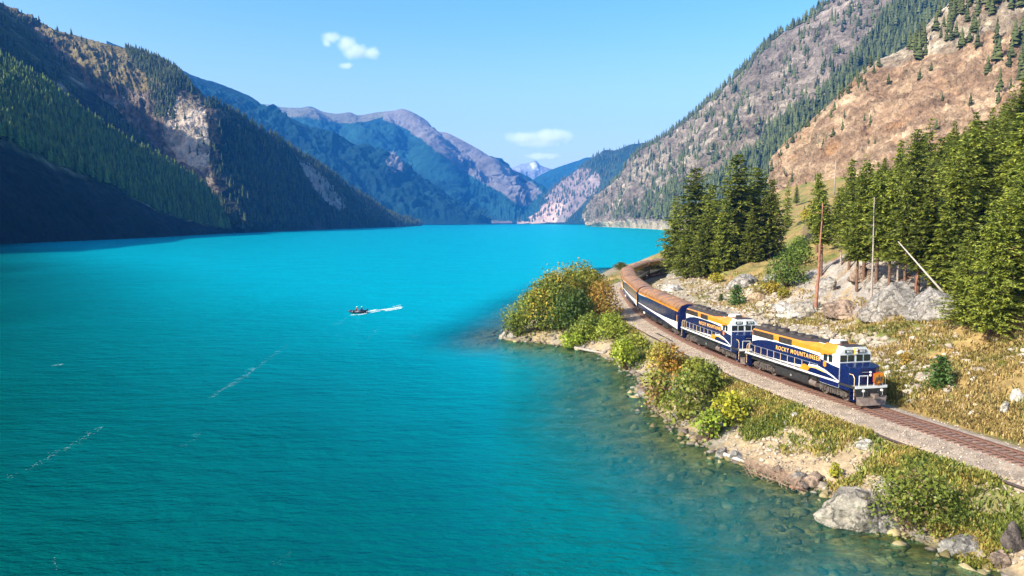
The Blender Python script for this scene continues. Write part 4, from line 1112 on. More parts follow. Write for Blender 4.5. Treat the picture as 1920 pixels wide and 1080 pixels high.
# ================================================================== plants
rs = np.random.RandomState(7)
LEAF = leaf_mat('needles', .3, .6)
LEAF2 = leaf_mat('shrub leaves', .3, .5)
BARK = mat('reddish conifer bark', (.15, .085, .055), .9, noise=.5, nscale=3, bump=.6)
BARKG = mat('grey dead wood', (.30, .25, .21), .85, noise=.4, nscale=3)
def conifer_mesh(seed, H=22.0, Rm=3.6, z0=.10, dens=1.0, leaf=1.0, tip=(.27, .29, .04), base=(.045, .075, .018), sparse=0.0, shape=.75, scr=1.0):
    """crown of whorled drooping branches carrying flat needle sprays, unit metres"""
    r = np.random.RandomState(seed)
    n_lev = int(H * 1.5 * dens)
    P0 = []; D = []; L = []; B = []
    for i in range(n_lev):
        t = (i + r.rand()) / n_lev
        z = H * (z0 + (1 - z0) * t ** .95)
        rad = Rm * ((1 - t) ** shape) * (0.55 + .45 * min(1, t / .12 + .35)) + .25
        lop = 1 + .25 * math.sin(i * .7 + seed)
        nb = int(r.randint(6, 10) * (1 if t < .8 else .7))
        ph = r.rand() * 6.28
        for k in range(nb):
            if r.rand() < sparse: continue
            a = ph + k * 6.283 / nb + r.randn() * .22
            l = rad * (0.72 + .5 * r.rand()) * (1 + .16 * math.sin(a * 2 + seed * 1.7) ) * lop ** .5
            m = max(2, int(l / .42))
            rise = .25 - .55 * (1 - t) + .12 * r.randn()
            for j in range(m):
                f = (j + .6) / m
                rr = l * f
                zz = z + rr * rise * .55 - .10 * rr * f * (1 - t) + (.18 * rr * f if f > .7 else 0) * .5
                P0.append((rr * math.cos(a), rr * math.sin(a), zz)); D.append(a + r.randn() * .25); L.append((.62 + .45 * (1 - f)) * (.6 + .4 * (1 - t)) * leaf * (1 + .25 * r.randn())); B.append(f)
    P0 = np.array(P0); D = np.array(D); L = np.abs(np.array(L)) + .12; B = np.array(B); n = len(P0)
    P0 += r.randn(n, 3) * np.array([.10, .10, .09])
    V = []; T = []; Cc = []
    for s_, (da, ls, wd) in enumerate(((0, 1.15, .24), (.85, .85, .22), (-.85, .85, .22), (.0, .6, .3))):
        a = D + da + r.randn(n) * .12
        tilt = (-.18 + .35 * r.randn(n)) if s_ < 3 else (.5 + .3 * r.randn(n))
        d = np.stack([np.cos(a) * np.cos(tilt), np.sin(a) * np.cos(tilt), np.sin(tilt)], 1)
        roll = r.randn(n) * .6
        w = np.stack([-np.sin(a) * np.cos(roll), np.cos(a) * np.cos(roll), np.sin(roll)], 1)
        ll = (L * ls)[:, None]; ww = (L * wd * scr)[:, None]
        p = P0
        V.append(np.stack([p - d * ll * .25, p + w * ww + d * ll * .25, p + d * ll, p - w * ww + d * ll * .25], 1))
        rnd = r.rand(n)[:, None]
        g = np.clip(.15 + .75 * B[:, None] ** 1.5 * 0 + .85 * rnd, 0, 1)
        c = np.array(base)[None] * (1 - g) + np.array(tip)[None] * g
        Cc.append(np.repeat(c[:, None, :], 4, 1))
    V = np.concatenate(V).reshape(-1, 3); Cc = np.concatenate(Cc).reshape(-1, 3)
    Fq = np.arange(len(V)).reshape(-1, 4)
    return newmesh('crown', V, Fq, False, Cc, [LEAF])
def trunk_mesh(H, r0, seed=0, stubs=0, m=None):
    r = random.Random(seed); b = MB(); pts = []
    for i in range(7):
        t = i / 6; pts.append(((r.uniform(-.1, .1) * t * 1.5, r.uniform(-.1, .1) * t * 1.5, H * t - (.5 if i == 0 else 0))))
    for i in range(6): b.cyl(pts[i], pts[i + 1], r0 * (1 - i / 6.5), r0 * (1 - (i + 1) / 6.5), 8, cap=False)
    for k in range(stubs):
        z = H * r.uniform(.25, .95); a = r.uniform(0, 6.28); l = r.uniform(.4, 1.5)
        b.cyl((0, 0, z), (l * math.cos(a), l * math.sin(a), z - .15 * l), .05, .015, 4)
    return b.mesh('trunk', m or BARK, True)
# prototypes: unit height 22 m; dense fir, bushy fir, slim tree, sparse tree
PROTO = []
for sd_, Hh, Rr, z0_, dn, sp, shp_, bs in ((1, 22, 4.0, .06, 1.25, .02, .70, .06), (2, 22, 4.6, .08, 1.25, .03, .62, .08), (3, 22, 3.1, .16, 1.15, .10, .72, .2), (4, 22, 3.4, .30, 1.1, .12, .60, .34), (5, 22, 2.5, .12, .85, .30, .8, .15), (6, 22, 4.2, .10, 1.25, .04, .66, .1), (7, 22, 3.0, .30, 1.2, .15, .6, .7), (8, 22, 2.5, .42, 1.1, .2, .6, .9)):
    PROTO.append((conifer_mesh(sd_, Hh, Rr, z0_, dn, 1.0, sparse=sp, shape=shp_), trunk_mesh(21, .34, sd_, int(40 * bs))))
def onground(px, py, z0=3.0):
    """first point where the sight line through a pixel meets the ground"""
    d = ray(px, py); Y = np.exp(np.linspace(math.log(36), math.log(620), 1500)); t = Y / d[1]
    X = d[0] * t; Z = CAMZ + d[2] * t; g = np.maximum(ground(X, Y), 0)
    i = int(np.argmax(Z < g)) if (Z < g).any() else int(np.argmin(Z - g))
    return np.array([X[i], Y[i], g[i]])
NEARTREES = []
def conifer(px, pytop, Y, kind, label, group, minh=5, wide=1.0, ztrim=0.0, H=None):
    if isinstance(Y, tuple): Y = float(onground(*Y)[1])
    q = P(px, pytop, Y); X = q[0]
    zb = float(ground(np.array([X]), np.array([float(Y)]))[0])
    h = (q[2] - zb) if H is None else H
    if h < minh: return None
    s = h / 22.0
    root = empty('conifer_tree', (X, Y, zb - .15), rs.rand() * 6.28, label, 'conifer tree', group)
    sw = s * wide * (1 + .12 * rs.randn()); sw = max(sw, .45 * s)
    root.scale = (sw, sw, s)
    link('crown', PROTO[kind][0], root); link('trunk', PROTO[kind][1], root)
    NEARTREES.append((X, Y))
    return root
cl = [(1268, 372, 208, 0, 'leftmost big conifer of the cluster beyond the train, above its last coach'), (1306, 312, 200, 1, 'tall dark conifer second from the left in the cluster above the coaches'),
      (1335, 345, 190, 5, 'conifer with a rounded top between the two tallest firs of the cluster above the coaches'), (1386, 290, 184, 0, 'tallest pointed fir in the middle of the cluster above the coaches'),
      (1422, 312, 190, 1, 'broad fir just right of the tallest pointed one in the cluster'), (1448, 335, 182, 5, 'rightmost dense fir of the cluster, casting shade on the sandy slope'),
      (1478, 340, 235, 4, 'thin sparse conifer behind the right edge of the cluster'), (1360, 372, 176, 5, 'lower fir in front of the cluster, behind the grey boulder'),
      (1290, 420, 186, 5, 'short fir at the left front of the cluster beside the last coach'), (1410, 392, 172, 0, 'short dense fir at the right front of the cluster'),
      (1326, 398, 180, 1, 'mid sized fir in the front centre of the cluster')]
for a in cl: conifer(*a, 'tall conifers in the cluster beyond the train', wide=1.15)
conifer(1537, 322, 150, 3, 'slim conifer with a long bare trunk left of the dense right hand forest', None)
skyline = curve([(1500, 420), (1560, 345), (1590, 335), (1600, 300), (1625, 300), (1650, 300), (1690, 268), (1720, 245), (1745, 226), (1770, 255), (1790, 228), (1830, 212), (1860, 205), (1900, 165), (1920, 150), (2050, 60)])
mass = [(1598, 298, 165, 2), (1626, 290, 170, 4), (1648, 303, 150, 2), (1690, 262, 160, 2), (1722, 240, 150, 1), (1746, 222, 165, 4), (1768, 255, 140, 1), (1791, 226, 160, 2), (1830, 210, 150, 0), (1862, 200, 155, 2),
        (1900, 160, 160, 4), (1922, 148, 150, 0), (1958, 120, 160, 1), (1575, 350, 175, 5), (1610, 345, 150, 1), (1668, 320, 135, 0), (1710, 310, 128, 5), (1750, 300, 130, 1), (1810, 280, 128, 5), (1850, 260, 125, 0), (1890, 250, 118, 1), (1935, 220, 120, 5)]
GL = 'conifers of the dense forest on the right slope'
ORD = 'first second third fourth fifth sixth seventh eighth ninth tenth eleventh twelfth thirteenth'.split()
for i, (px, py, Y, k) in enumerate(mass):
    lab = '%s conifer from the left along the skyline of the right hand forest' % ORD[i] if i < 13 else '%s conifer from the left, one row below the skyline of the right forest' % ORD[i - 13]
    conifer(px, py, Y, k, lab, GL, wide=1.2)
for px, by, top, k, lab in ((1598, 500, 345, 6, 'slim conifer with a bare lower trunk at the left end of the crag'), (1628, 520, 305, 6, 'slim high crowned conifer growing from the top of the crag'), (1652, 545, 318, 7, 'thin conifer with a long bare trunk over the middle of the crag'),
                            (1676, 540, 330, 6, 'conifer with bare trunk rising left of the leaning bleached log'), (1706, 560, 322, 7, 'thin high crowned conifer beside the top of the leaning log'), (1730, 548, 330, 6, 'high crowned conifer behind the leaning log'),
                            (1752, 560, 350, 6, 'high crowned conifer above the right grey outcrop'), (1612, 548, 400, 7, 'short slim conifer rooted among the brown ledges of the crag'), (1545, 515, 365, 7, 'slim conifer close behind the tall bare red trunk'), (1780, 565, 372, 2, 'dense conifer between the right grey outcrop and the nearest big tree')):
    conifer(px, top, (px, by), k, lab, 'conifers rooted on the crag', wide=1.3)
PROTO.append((conifer_mesh(31, 22, 4.4, .04, 2.0, .62, sparse=.04, shape=.66, scr=1.0), trunk_mesh(21, .34, 9, 6)))
PROTO.append((conifer_mesh(32, 22, 4.0, .05, 2.0, .60, sparse=.06, shape=.7, scr=1.0), trunk_mesh(21, .34, 8, 6)))
near = [(1868, 372, (1868, 622), 8, 'nearest big conifer at the right edge, branches sweeping down to the grass'), (1818, 430, (1818, 606), 9, 'low spreading conifer in front of the grey crag at the right'), (1925, 300, (1930, 600), 8, 'broad conifer cut by the right edge of the picture above the rusty slope')]
for a in near: conifer(*a, None, wide=1.2)
for px, Y, h, w in ((1492, 330, 9, 'leftmost'), (1506, 420, 12, 'second'), (1522, 360, 8, 'third'), (1545, 450, 13, 'fourth'), (1560, 380, 11, 'fifth'), (1578, 330, 12, 'sixth'), (1470, 400, 10, 'lowest')):
    conifer(px, 0, Y, [2, 0, 5][int(px) % 3], '%s small conifer on the grassy saddle below the tan bluff' % w, 'small conifers on the saddle', H=h)
cnt = 0
for t in range(900):
    if cnt >= 110: break
    Y = rs.uniform(92, 235); px = rs.uniform(1565, 2010)
    X = (px - 960) / F * Y
    zb = float(ground(np.array([X]), np.array([Y]))[0])
    bx, by = proj(np.array([X, Y, zb]))
    if by > 500 - max(0, (1660 - px)) * .25 and px < 1800: continue
    if min([1e9] + [math.hypot(X - a, Y - b) for a, b in NEARTREES]) < 3.4: continue
    top = skyline(px) + rs.uniform(6, 60)
    h = P(px, top, Y)[2] - zb
    h = min(h, rs.uniform(12, 21))
    if h < 7: continue
    zx = 'above the crag of bare trunks' if px < 1690 else ('behind the leaning bleached trunk' if px < 1800 else ('near the right picture edge' if px < 1925 else 'just past the right picture edge'))
    zy = 'front' if Y < 130 else ('middle' if Y < 180 else 'back')
    if conifer(px, 0, Y, [0, 1, 5, 2, 3, 1][rs.randint(6)], 'conifer in the %s of the right forest, %s' % (zy, zx), GL, H=h, wide=1.25): cnt += 1
print('near trees', len(NEARTREES))
# young firs
YF = conifer_mesh(21, 3.0, 1.15, .04, 4.5, .42, tip=(.10, .17, .04), base=(.04, .08, .02), shape=.8)
YT = trunk_mesh(2.9, .06, 3)
for px, py, top, lab in ((1763, 728, 668, 'small bright green young fir alone on the grassy slope right of the engine'), (1381, 572, 534, 'small grey green fir below the round boulder above the second engine'), (1352, 566, 552, 'tiny fir seedling left of the small fir above the coaches')):
    q = onground(px, py)
    h = (py - top) / F * q[1]
    root = empty('young_fir', tuple(q), rs.rand() * 6, lab, 'young fir'); root.scale = (h / 3,) * 3
    link('crown', YF, root); link('trunk', YT, root)

# ------------------------------------------------------------------ shrubs
def shrub_mesh(seed, w, h, n, leaf, c1, c2, depth=None, c3=None, peaked=0.0):
    """leaves over an uneven pile of lobes; w, h, depth in metres, leaf size in metres"""
    r = np.random.RandomState(seed); depth = depth or w * .8
    m = 26
    lob = []
    for i in range(m):
        u = r.rand(); zc = h * (.12 + .66 * u)
        rad = math.sqrt(max(0, 1 - (u * (1 - .1 * peaked)) ** 2)) * (1 - peaked * .45 * u)
        a = r.rand() * 6.283; q = math.sqrt(r.rand()) * .75
        rr = (.20 + .13 * r.rand()) * min(w, h * 1.3) * (.8 if u > .6 else 1)
        lob.append((math.cos(a) * q * rad * w / 2, math.sin(a) * q * rad * depth / 2, max(min(zc, h - rr * .75), rr * .4), rr))
    lob = np.array(lob)
    k = r.choice(m, n, p=lob[:, 3] ** 2 / (lob[:, 3] ** 2).sum())
    d = r.randn(n, 3); d /= np.linalg.norm(d, axis=1)[:, None]; d[:, 2] = np.where(r.rand(n) < .6, np.abs(d[:, 2]), d[:, 2])
    R_ = lob[k, 3] * (1 + .0 * r.randn(n)) * (.80 + .28 * r.rand(n))
    R_ = R_ * (1 + .48 * fbm(d[:, 0] * 2.4 + k, d[:, 1] * 2.4, d[:, 2] * 2.4, 3, .6, seed))
    out = r.rand(n) < .07; R_ = np.where(out, R_ * (1.1 + .45 * r.rand(n)), R_)
    c = lob[k, :3] + d * R_[:, None]
    c[:, 2] = np.maximum(c[:, 2], .03)
    nrm = d + r.randn(n, 3) * .75; nrm /= np.linalg.norm(nrm, axis=1)[:, None]
    t = np.cross(nrm, r.randn(n, 3)); t /= np.linalg.norm(t, axis=1)[:, None]; b = np.cross(nrm, t)
    s = leaf * (.4 + 1.2 * r.rand(n) ** 1.5)[:, None]
    V = np.stack([c - t * s * .6, c + b * s * .42 + nrm * s * .1, c + t * s * .6, c - b * s * .42 + nrm * s * .1], 1).reshape(-1, 3)
    lobmix = r.rand(m)[k]
    g = np.clip(.5 * lobmix + .6 * r.rand(n), 0, 1)[:, None]
    col = np.array(c1) * (1 - g) + np.array(c2) * g
    if c3 is not None:
        sel = (lobmix > .72)[:, None]; col = np.where(sel, np.array(c3) * (.7 + .6 * r.rand(n))[:, None], col)
    col = np.repeat(col[:, None, :], 4, 1).reshape(-1, 3)
    me = newmesh('foliage', V, np.arange(len(V)).reshape(-1, 4), False, col, [LEAF2])
    st = MB()
    for i in range(m):
        x, y, z, rr = lob[i]
        st.cyl((x * .15, y * .15, -.1), (x * .6, y * .6, z * .6), .035 + .01 * h, .03, 5, cap=False).cyl((x * .6, y * .6, z * .6), (x, y, z), .03, .012, 4, cap=False)
    return me, st.mesh('stems', BARK, True)
def shrub(px, py, w, top, label, c1, c2, name='lakeside_shrub', cat='shrub', group=None, leaf=.24, dens=1.0, c3=None, peaked=0., seed=None, rz=None, dep=None):
    q = onground(px, py)
    k = q[1] / F
    W_ = w * k; H_ = (py - top) * k / math.cos(math.atan2(CAMZ - q[2], q[1])) 
    depth = (dep or .85) * W_
    n = int(dens * 105 * (W_ * H_ * 1.6 + W_ * depth) * (.24 / leaf) ** 2 * .42)
    n = max(250, min(n, 26000))
    me, st = shrub_mesh(seed or int(px + py), W_, H_, n, leaf, c1, c2, depth, c3, peaked)
    root = empty(name, (q[0], q[1] + depth * .3, q[2] - .05), 0, label, cat, group)
    link('foliage', me, root); link('stems', st, root)
    return root
DG = (.05, .085, .018); MG = (.11, .15, .022); YG = (.24, .26, .03); LIME = (.33, .40, .03); GOLDL = (.38, .28, .035); OL = (.15, .14, .03); BRN = (.20, .11, .04); ORL = (.30, .15, .03)
gp = 'shrubs and small trees on the point'
shrub(1092, 606, 128, 472, 'tallest golden green leafy tree on the point reaching into the lake', MG, GOLDL, 'leafy_tree', 'tree', gp, c3=YG, peaked=.6, leaf=.27)
shrub(1050, 618, 118, 505, 'dark green tree with a few red leaves, left of the tallest tree on the point', DG, YG, 'leafy_tree', 'tree', gp, peaked=.4, leaf=.27, c3=GOLDL)
shrub(1012, 634, 118, 542, 'yellow green tree at the left end of the wooded point', MG, YG, 'leafy_tree', 'tree', gp, peaked=.3, leaf=.27, c3=GOLDL)
shrub(972, 634, 50, 585, 'low green bush at the very tip of the point above pale rocks', DG, YG, group=gp)
shrub(1072, 640, 120, 545, 'broad dark green bush in the front middle of the wooded point', DG, (.08, .12, .02), 'leafy_tree', 'tree', gp, peaked=.2, leaf=.27)
shrub(1130, 616, 78, 520, 'rusty brown bush on the right side of the wooded point', OL, ORL, group=gp, peaked=.3)
shrub(1112, 644, 86, 588, 'olive bush between the wooded point and the gravel', DG, YG, group=gp)
shrub(1152, 640, 64, 585, 'olive yellow bush beside the pale gravel shoulder at the bend', MG, YG, group=gp)
shrub(1046, 612, 22, 496, 'small tree with bright red autumn leaves, its tip showing left of the tallest tree', (.30, .02, .03), (.42, .07, .03), 'red_leaved_sapling', 'tree', None, dens=.8, peaked=.5)
shrub(1095, 654, 110, 622, 'low light green bush along the small beach', MG, LIME, group=gp)
shrub(1172, 696, 58, 628, 'bright lime green bush at the inner corner of the small bay', YG, LIME, dens=1.1, c3=MG)
shrub(1195, 660, 60, 625, 'low olive bush just above the lime green one', OL, YG)
shrub(1250, 712, 96, 648, 'golden orange bush below the gravel beside the first coach', OL, GOLDL, c3=ORL)
shrub(1310, 700, 60, 672, 'low brownish green bush on the bank under the second engine', OL, YG)
gb = 'bushes along the lake bank'
shrub(1238, 766, 76, 690, 'olive bush overhanging the water, leftmost of the bank bushes', OL, YG, group=gb, c3=BRN)
shrub(1290, 795, 100, 700, 'tall dark olive bush in the middle of the bank bushes', DG, YG, group=gb, c3=OL, peaked=.3)
shrub(1330, 752, 76, 676, 'green and yellow bush behind the bank bushes nearest the rails', DG, YG, group=gb, peaked=.4)
shrub(1372, 800, 72, 732, 'bright yellow bush at the right of the bank bushes', YG, (.46, .42, .03), group=gb)
shrub(1336, 832, 74, 768, 'yellow green bush at the water edge below the bright yellow one', MG, LIME, group=gb, c3=DG)
shrub(1568, 900, 24, 868, 'tiny bright yellow bush growing beside the big pale shore rock', YG, (.46, .42, .03), leaf=.14, dens=1.3)
shrub(1742, 1018, 190, 898, 'large wide green bush spilling over the shore rock at the lower right', (.05, .08, .015), (.20, .22, .03), leaf=.15, dens=.95, c3=(.14, .10, .04), dep=.9)
shrub(1165, 506, 34, 492, 'small dark bush on the pale ground left of the bend', DG, OL, leaf=.3)
shrub(1482, 540, 74, 468, 'dense fresh green bush left of the bare red trunk', DG, (.12, .19, .03), c3=MG, peaked=.3, leaf=.26)
shrub(1505, 500, 50, 440, 'green bush behind the slim bare trunk', MG, (.14, .22, .03), leaf=.28)
shrub(1448, 552, 44, 528, 'yellow bush right of the grey boulder', OL, GOLDL)
shrub(1470, 560, 30, 540, 'small yellow bush at the left foot of the crag', YG, GOLDL)
shrub(1422, 562, 30, 542, 'brown leafless looking bush below the grey boulder', BRN, OL)
shrub(1345, 532, 34, 512, 'golden grass clump under the cluster of tall firs', GOLDL, YG)
shrub(1290, 520, 40, 500, 'yellow green bush by the shadow of the last coach', YG, GOLDL)
shrub(1700, 688, 18, 655, 'upright golden brown bush on the pale slope behind the engine nose', BRN, GOLDL, leaf=.14)
shrub(1516, 415, 30, 388, 'yellow bush on the saddle between the fir cluster and the forest', YG, GOLDL, leaf=.3)
shrub(1590, 452, 50, 405, 'yellow green bush under the trees left of the crag', YG, MG, leaf=.3)
shrub(1885, 690, 26, 676, 'olive tussock on the right slope below the rusty ground', OL, YG, leaf=.12)

# ------------------------------------------------------------------ trees on the mountains
def far_tree(seed, layers=4, sides=6):
    r = random.Random(seed); v = []; f = []
    for k in range(layers):
        z0_ = .08 + .80 * k / layers; z1_ = z0_ + .92 / layers * 1.75; rad = .17 * (1 - k / (layers + .6))
        n0 = len(v); v.append((r.uniform(-.01, .01), r.uniform(-.01, .01), min(z1_, 1.0)))
        for j in range(sides):
            a = 6.283 * (j + r.random() * .5) / sides; rr = rad * r.uniform(.6, 1.25)
            v.append((rr * math.cos(a), rr * math.sin(a), z0_ + r.uniform(-.04, .05)))
        for j in range(sides): f.append([n0, n0 + 1 + j, n0 + 1 + (j + 1) % sides])
    n0 = len(v)
    for j in range(3): a = 2.09 * j; v.append((.012 * math.cos(a), .012 * math.sin(a), -.06))
    for j in range(3): a = 2.09 * j; v.append((.010 * math.cos(a), .010 * math.sin(a), .5))
    for j in range(3): f.append([n0 + j, n0 + (j + 1) % 3, n0 + 3 + (j + 1) % 3]); f.append([n0 + j, n0 + 3 + (j + 1) % 3, n0 + 3 + j])
    return np.array(v), np.array(f)
FT = [far_tree(i) for i in range(5)]
FTL = [far_tree(i + 10, 7, 8) for i in range(4)]
def sample_on(name, n, dens, seed, jit=True, smax=.985, smin=.01):
    net, nn = MTN[name]; r = np.random.RandomState(seed)
    nc, nr = net.shape[:2]
    px, py = proj(net)
    area = np.linalg.norm(np.cross(np.gradient(net, axis=0), np.gradient(net, axis=1)), axis=2)
    s = np.broadcast_to(np.linspace(0, 1, nr)[None], (nc, nr))
    clump = fbm(net[..., 0] / 45, net[..., 1] / 45, net[..., 2] / 45, 4, .6, seed + 3)
    w = area * dens(px, py, s, clump) * (s < smax) * (s > smin) * (px > -60) * (px < 1980) * (py > -60)
    w = w[:-1, :-1]; cw = np.cumsum(w.ravel()); tot = cw[-1]
    k = np.searchsorted(cw, r.rand(n) * tot); i = k // (nr - 1); j = k % (nr - 1)
    a = r.rand(n)[:, None]; b = r.rand(n)[:, None]
    return (net[i, j] * (1 - a) * (1 - b) + net[i + 1, j] * a * (1 - b) + net[i, j + 1] * (1 - a) * b + net[i + 1, j + 1] * a * b)
def far_mesh(name, pts, hts, c1, c2, seed, matr, wid=1.0):
    r = np.random.RandomState(seed); n = len(pts); Vs = []; Fs = []; Cs = []; off = 0
    kind = r.randint(0, len(FT), n)
    for q in range(len(FT)):
        m = kind == q; k = int(m.sum())
        if not k: continue
        v, f = FT[q]; a = r.rand(k) * 6.28; h = hts[m]; w = h * (.75 + .6 * r.rand(k)) * wid
        ca, sa = np.cos(a)[:, None], np.sin(a)[:, None]
        X = (v[None, :, 0] * ca - v[None, :, 1] * sa) * w[:, None] + pts[m][:, 0][:, None]
        Y = (v[None, :, 0] * sa + v[None, :, 1] * ca) * w[:, None] + pts[m][:, 1][:, None]
        Z = v[None, :, 2] * h[:, None] + pts[m][:, 2][:, None]
        Vs.append(np.stack([X, Y, Z], 2).reshape(-1, 3))
        Fs.append((f[None] + (np.arange(k) * len(v))[:, None, None]).reshape(-1, 3) + off); off += k * len(v)
        g = r.rand(k)[:, None]; c = np.array(c1) * (1 - g) + np.array(c2) * g
        Cs.append(np.repeat(c[:, None], len(v), 1).reshape(-1, 3))
    return newmesh(name, np.concatenate(Vs), np.concatenate(Fs), False, np.concatenate(Cs), [matr])
FARLEAF = leaf_mat('distant needles', .1, .8)
def poly_d(polys, base):
    def f(px, py, s, cl):
        d = base(cl) if callable(base) else np.full(px.shape, float(base))
        for pl, v in polys: d = np.where(inpoly(px, py, pl), v(cl) if callable(v) else v, d)
        return d
    return f
CL = lambda lo, hi, k=1.0, b=0.0: (lambda c: b + k * sstep(lo, hi, c))
# left spur forest
p_ = sample_on('forested_mountain_spur', 9000, lambda px, py, s, c: (sstep(.42, .50, s) * (1 - .35 * sstep(.2, .4, c)) + 0 * c), 5)
link('spur_forest', far_mesh('spur_forest', p_, rs.uniform(9, 19, len(p_)), (.018, .032, .008), (.10, .145, .025), 1, FARLEAF), label='dense conifer forest covering the upper slope of the near left spur', cat='forest', kind='stuff')
# left tall mountain
p_ = sample_on('rocky_mountain_face', 2600, poly_d([([(230, 85), (300, 105), (350, 150), (370, 180), (330, 165), (280, 150), (250, 120)], 1.0), ([(300, 330), (420, 380), (470, 440), (300, 440)], .8), ([(270, 120), (330, 160), (330, 230), (290, 220)], .25)], CL(.2, .6, .07, .004)), 6, smax=.999)
p2 = sample_on('shaded_mountain_face', 3400, poly_d([([(545, 290), (600, 325), (640, 380), (640, 400), (600, 380), (560, 320)], .08)], lambda c: .25 + .75 * sstep(-.2, .4, c)), 7, smax=.999)
p3 = sample_on('shaded_gully_wall', 900, lambda px, py, s, c: sstep(0, .5, c), 8)
# the strip of trees along the ridge line
net, nn = MTN['shaded_mountain_face']; r_ = np.random.RandomState(3)
ri = r_.randint(40, net.shape[0] - 1, 700); p4 = net[ri, -1 - r_.randint(0, 5, 700)] + r_.randn(700, 3) * np.array([2, 4, 0])
p_ = np.concatenate([p_, p2, p3, p4])
link('left_mountain_forest', far_mesh('left_mountain_forest', p_, rs.uniform(8, 19, len(p_)), (.010, .018, .007), (.045, .06, .016), 2, FARLEAF), label='scattered conifers over the tall left mountain and along its ridge', cat='forest', kind='stuff')
# right long mountain
GUL = [(1235, 425), (1225, 395), (1330, 335), (1420, 272), (1540, 170), (1640, 60), (1700, -60), (1990, -60), (1990, 300), (1400, 430)]
p_ = sample_on('long_rocky_mountain', 9500, poly_d([(GUL, lambda c: .55 + .6 * sstep(-.3, .3, c)), ([(1150, 405), (1190, 375), (1250, 350), (1300, 330), (1300, 412), (1150, 412)], CL(-.2, .3, .8, .15))], CL(-.05, .45, .26, .03)), 9)
net, nn = MTN['long_rocky_mountain']
ri = r_.randint(60, net.shape[0] - 60, 520); p4 = net[ri, -1 - r_.randint(0, 4, 520)]
p_ = np.concatenate([p_, p4])
pm = P(0, 0, 1)
px_, py_ = proj(p_); p_ = p_[py_ < 414]
link('right_mountain_forest', far_mesh('right_mountain_forest', p_, rs.uniform(11, 25, len(p_)) * np.where(rs.rand(len(p_)) < .15, .6, 1), (.018, .028, .012), (.07, .085, .03), 4, FARLEAF), label='conifers scattered over the long rocky mountain and filling its green gully', cat='forest', kind='stuff')
# purple brown mountain and the low wooded headland at the left
p_ = sample_on('purple_brown_mountain', 1500, poly_d([([(975, 420), (1010, 395), (1045, 350), (1080, 320), (1110, 315), (1100, 345), (1105, 375), (1080, 395), (1055, 420)], .3)], CL(-.2, .3, 1, .1)), 10)
link('far_mountain_forest', far_mesh('far_mountain_forest', p_, rs.uniform(18, 40, len(p_)), (.03, .045, .025), (.05, .07, .03), 5, FARLEAF), label='far conifers dotting the purple brown mountain', cat='forest', kind='stuff')
hx = np.array([P(px, 422, Y) for px, Y in zip(np.linspace(728, 788, 260), np.linspace(2750, 3300, 260))]) + r_.randn(260, 3) * np.array([4, 60, 0]); hx[:, 2] = 0
hh = np.interp(proj(hx)[0], [725, 760, 789], [38, 30, 12]) * r_.uniform(.6, 1.1, 260)
link('headland_trees', far_mesh('headland_trees', hx, hh, (.04, .06, .02), (.09, .12, .03), 6, FARLEAF, 1.6), label='low green trees at the tip of the left mountain where it meets the lake', cat='forest', kind='stuff')
# bluff trees: individuals
def dens_b(px, py, s, c):
    d = .03 + .16 * sstep(.1, .5, c)
    for pl, v in (([(1440, 300), (1560, 190), (1640, 110), (1780, -10), (1800, -60), (1700, 60), (1620, 160), (1560, 215), (1480, 290)], 1.0), ([(1700, 20), (1790, -40), (1930, -60), (1930, 10), (1840, 60), (1760, 90), (1700, 110)], 1.0),
                  ([(1850, 60), (1930, 60), (1930, 180), (1840, 170)], .9), ([(1520, 220), (1640, 200), (1660, 300), (1540, 330)], .25)):
        d = np.where(inpoly(px, py, pl), v, d)
    return d
p_ = sample_on('tan_bluff', 420, dens_b, 12)
px_, py_ = proj(p_)
keep = []
for i in range(len(p_)):
    if len(keep) >= 172: break
    if px_[i] < 1440 or px_[i] > 1925 or py_[i] > skyline(px_[i]) + 5: continue
    if keep and min(np.linalg.norm(p_[i] - p_[j]) for j in keep) < 4: continue
    keep.append(i)
BM = []
def blab(x, y):
    c = 'left' if x < 1520 else 'centre left' if x < 1600 else 'centre' if x < 1680 else 'centre right' if x < 1760 else 'right' if x < 1840 else 'far right'
    e = 300 - (x - 1440) * .78
    if y < -5: r = 'above the top edge of the picture'
    elif y < e: r = 'along its upper left edge'
    elif y < 40: r = 'just under the top of the picture'
    elif y < 90: r = 'on its rocky upper part'
    elif y < 170: r = 'on its middle height'
    else: r = 'on its bare lower face'
    return 'conifer at the %s of the tan bluff, %s' % (c, r)
for k, (v, f) in enumerate(FTL):
    g = np.random.RandomState(k).rand(len(v))[:, None]; c = np.array((.03, .045, .015)) * (1 - g) + np.array((.085, .095, .03)) * g
    BM.append(newmesh('bluff_conifer', v, f, False, c, [FARLEAF]))
for i in keep:
    up = py_[i] < 130
    h = rs.uniform(9, 19) if up or px_[i] > 1830 else rs.uniform(4.5, 10)
    o = link('bluff_conifer', BM[rs.randint(4)], None, tuple(p_[i] - np.array([0, 0, .3])), blab(px_[i], py_[i]), 'conifer tree', 'conifers scattered on the tan bluff')
    o.scale = (h * rs.uniform(.85, 1.5),) * 2 + (h,); o.rotation_euler = (0, 0, rs.rand() * 6)
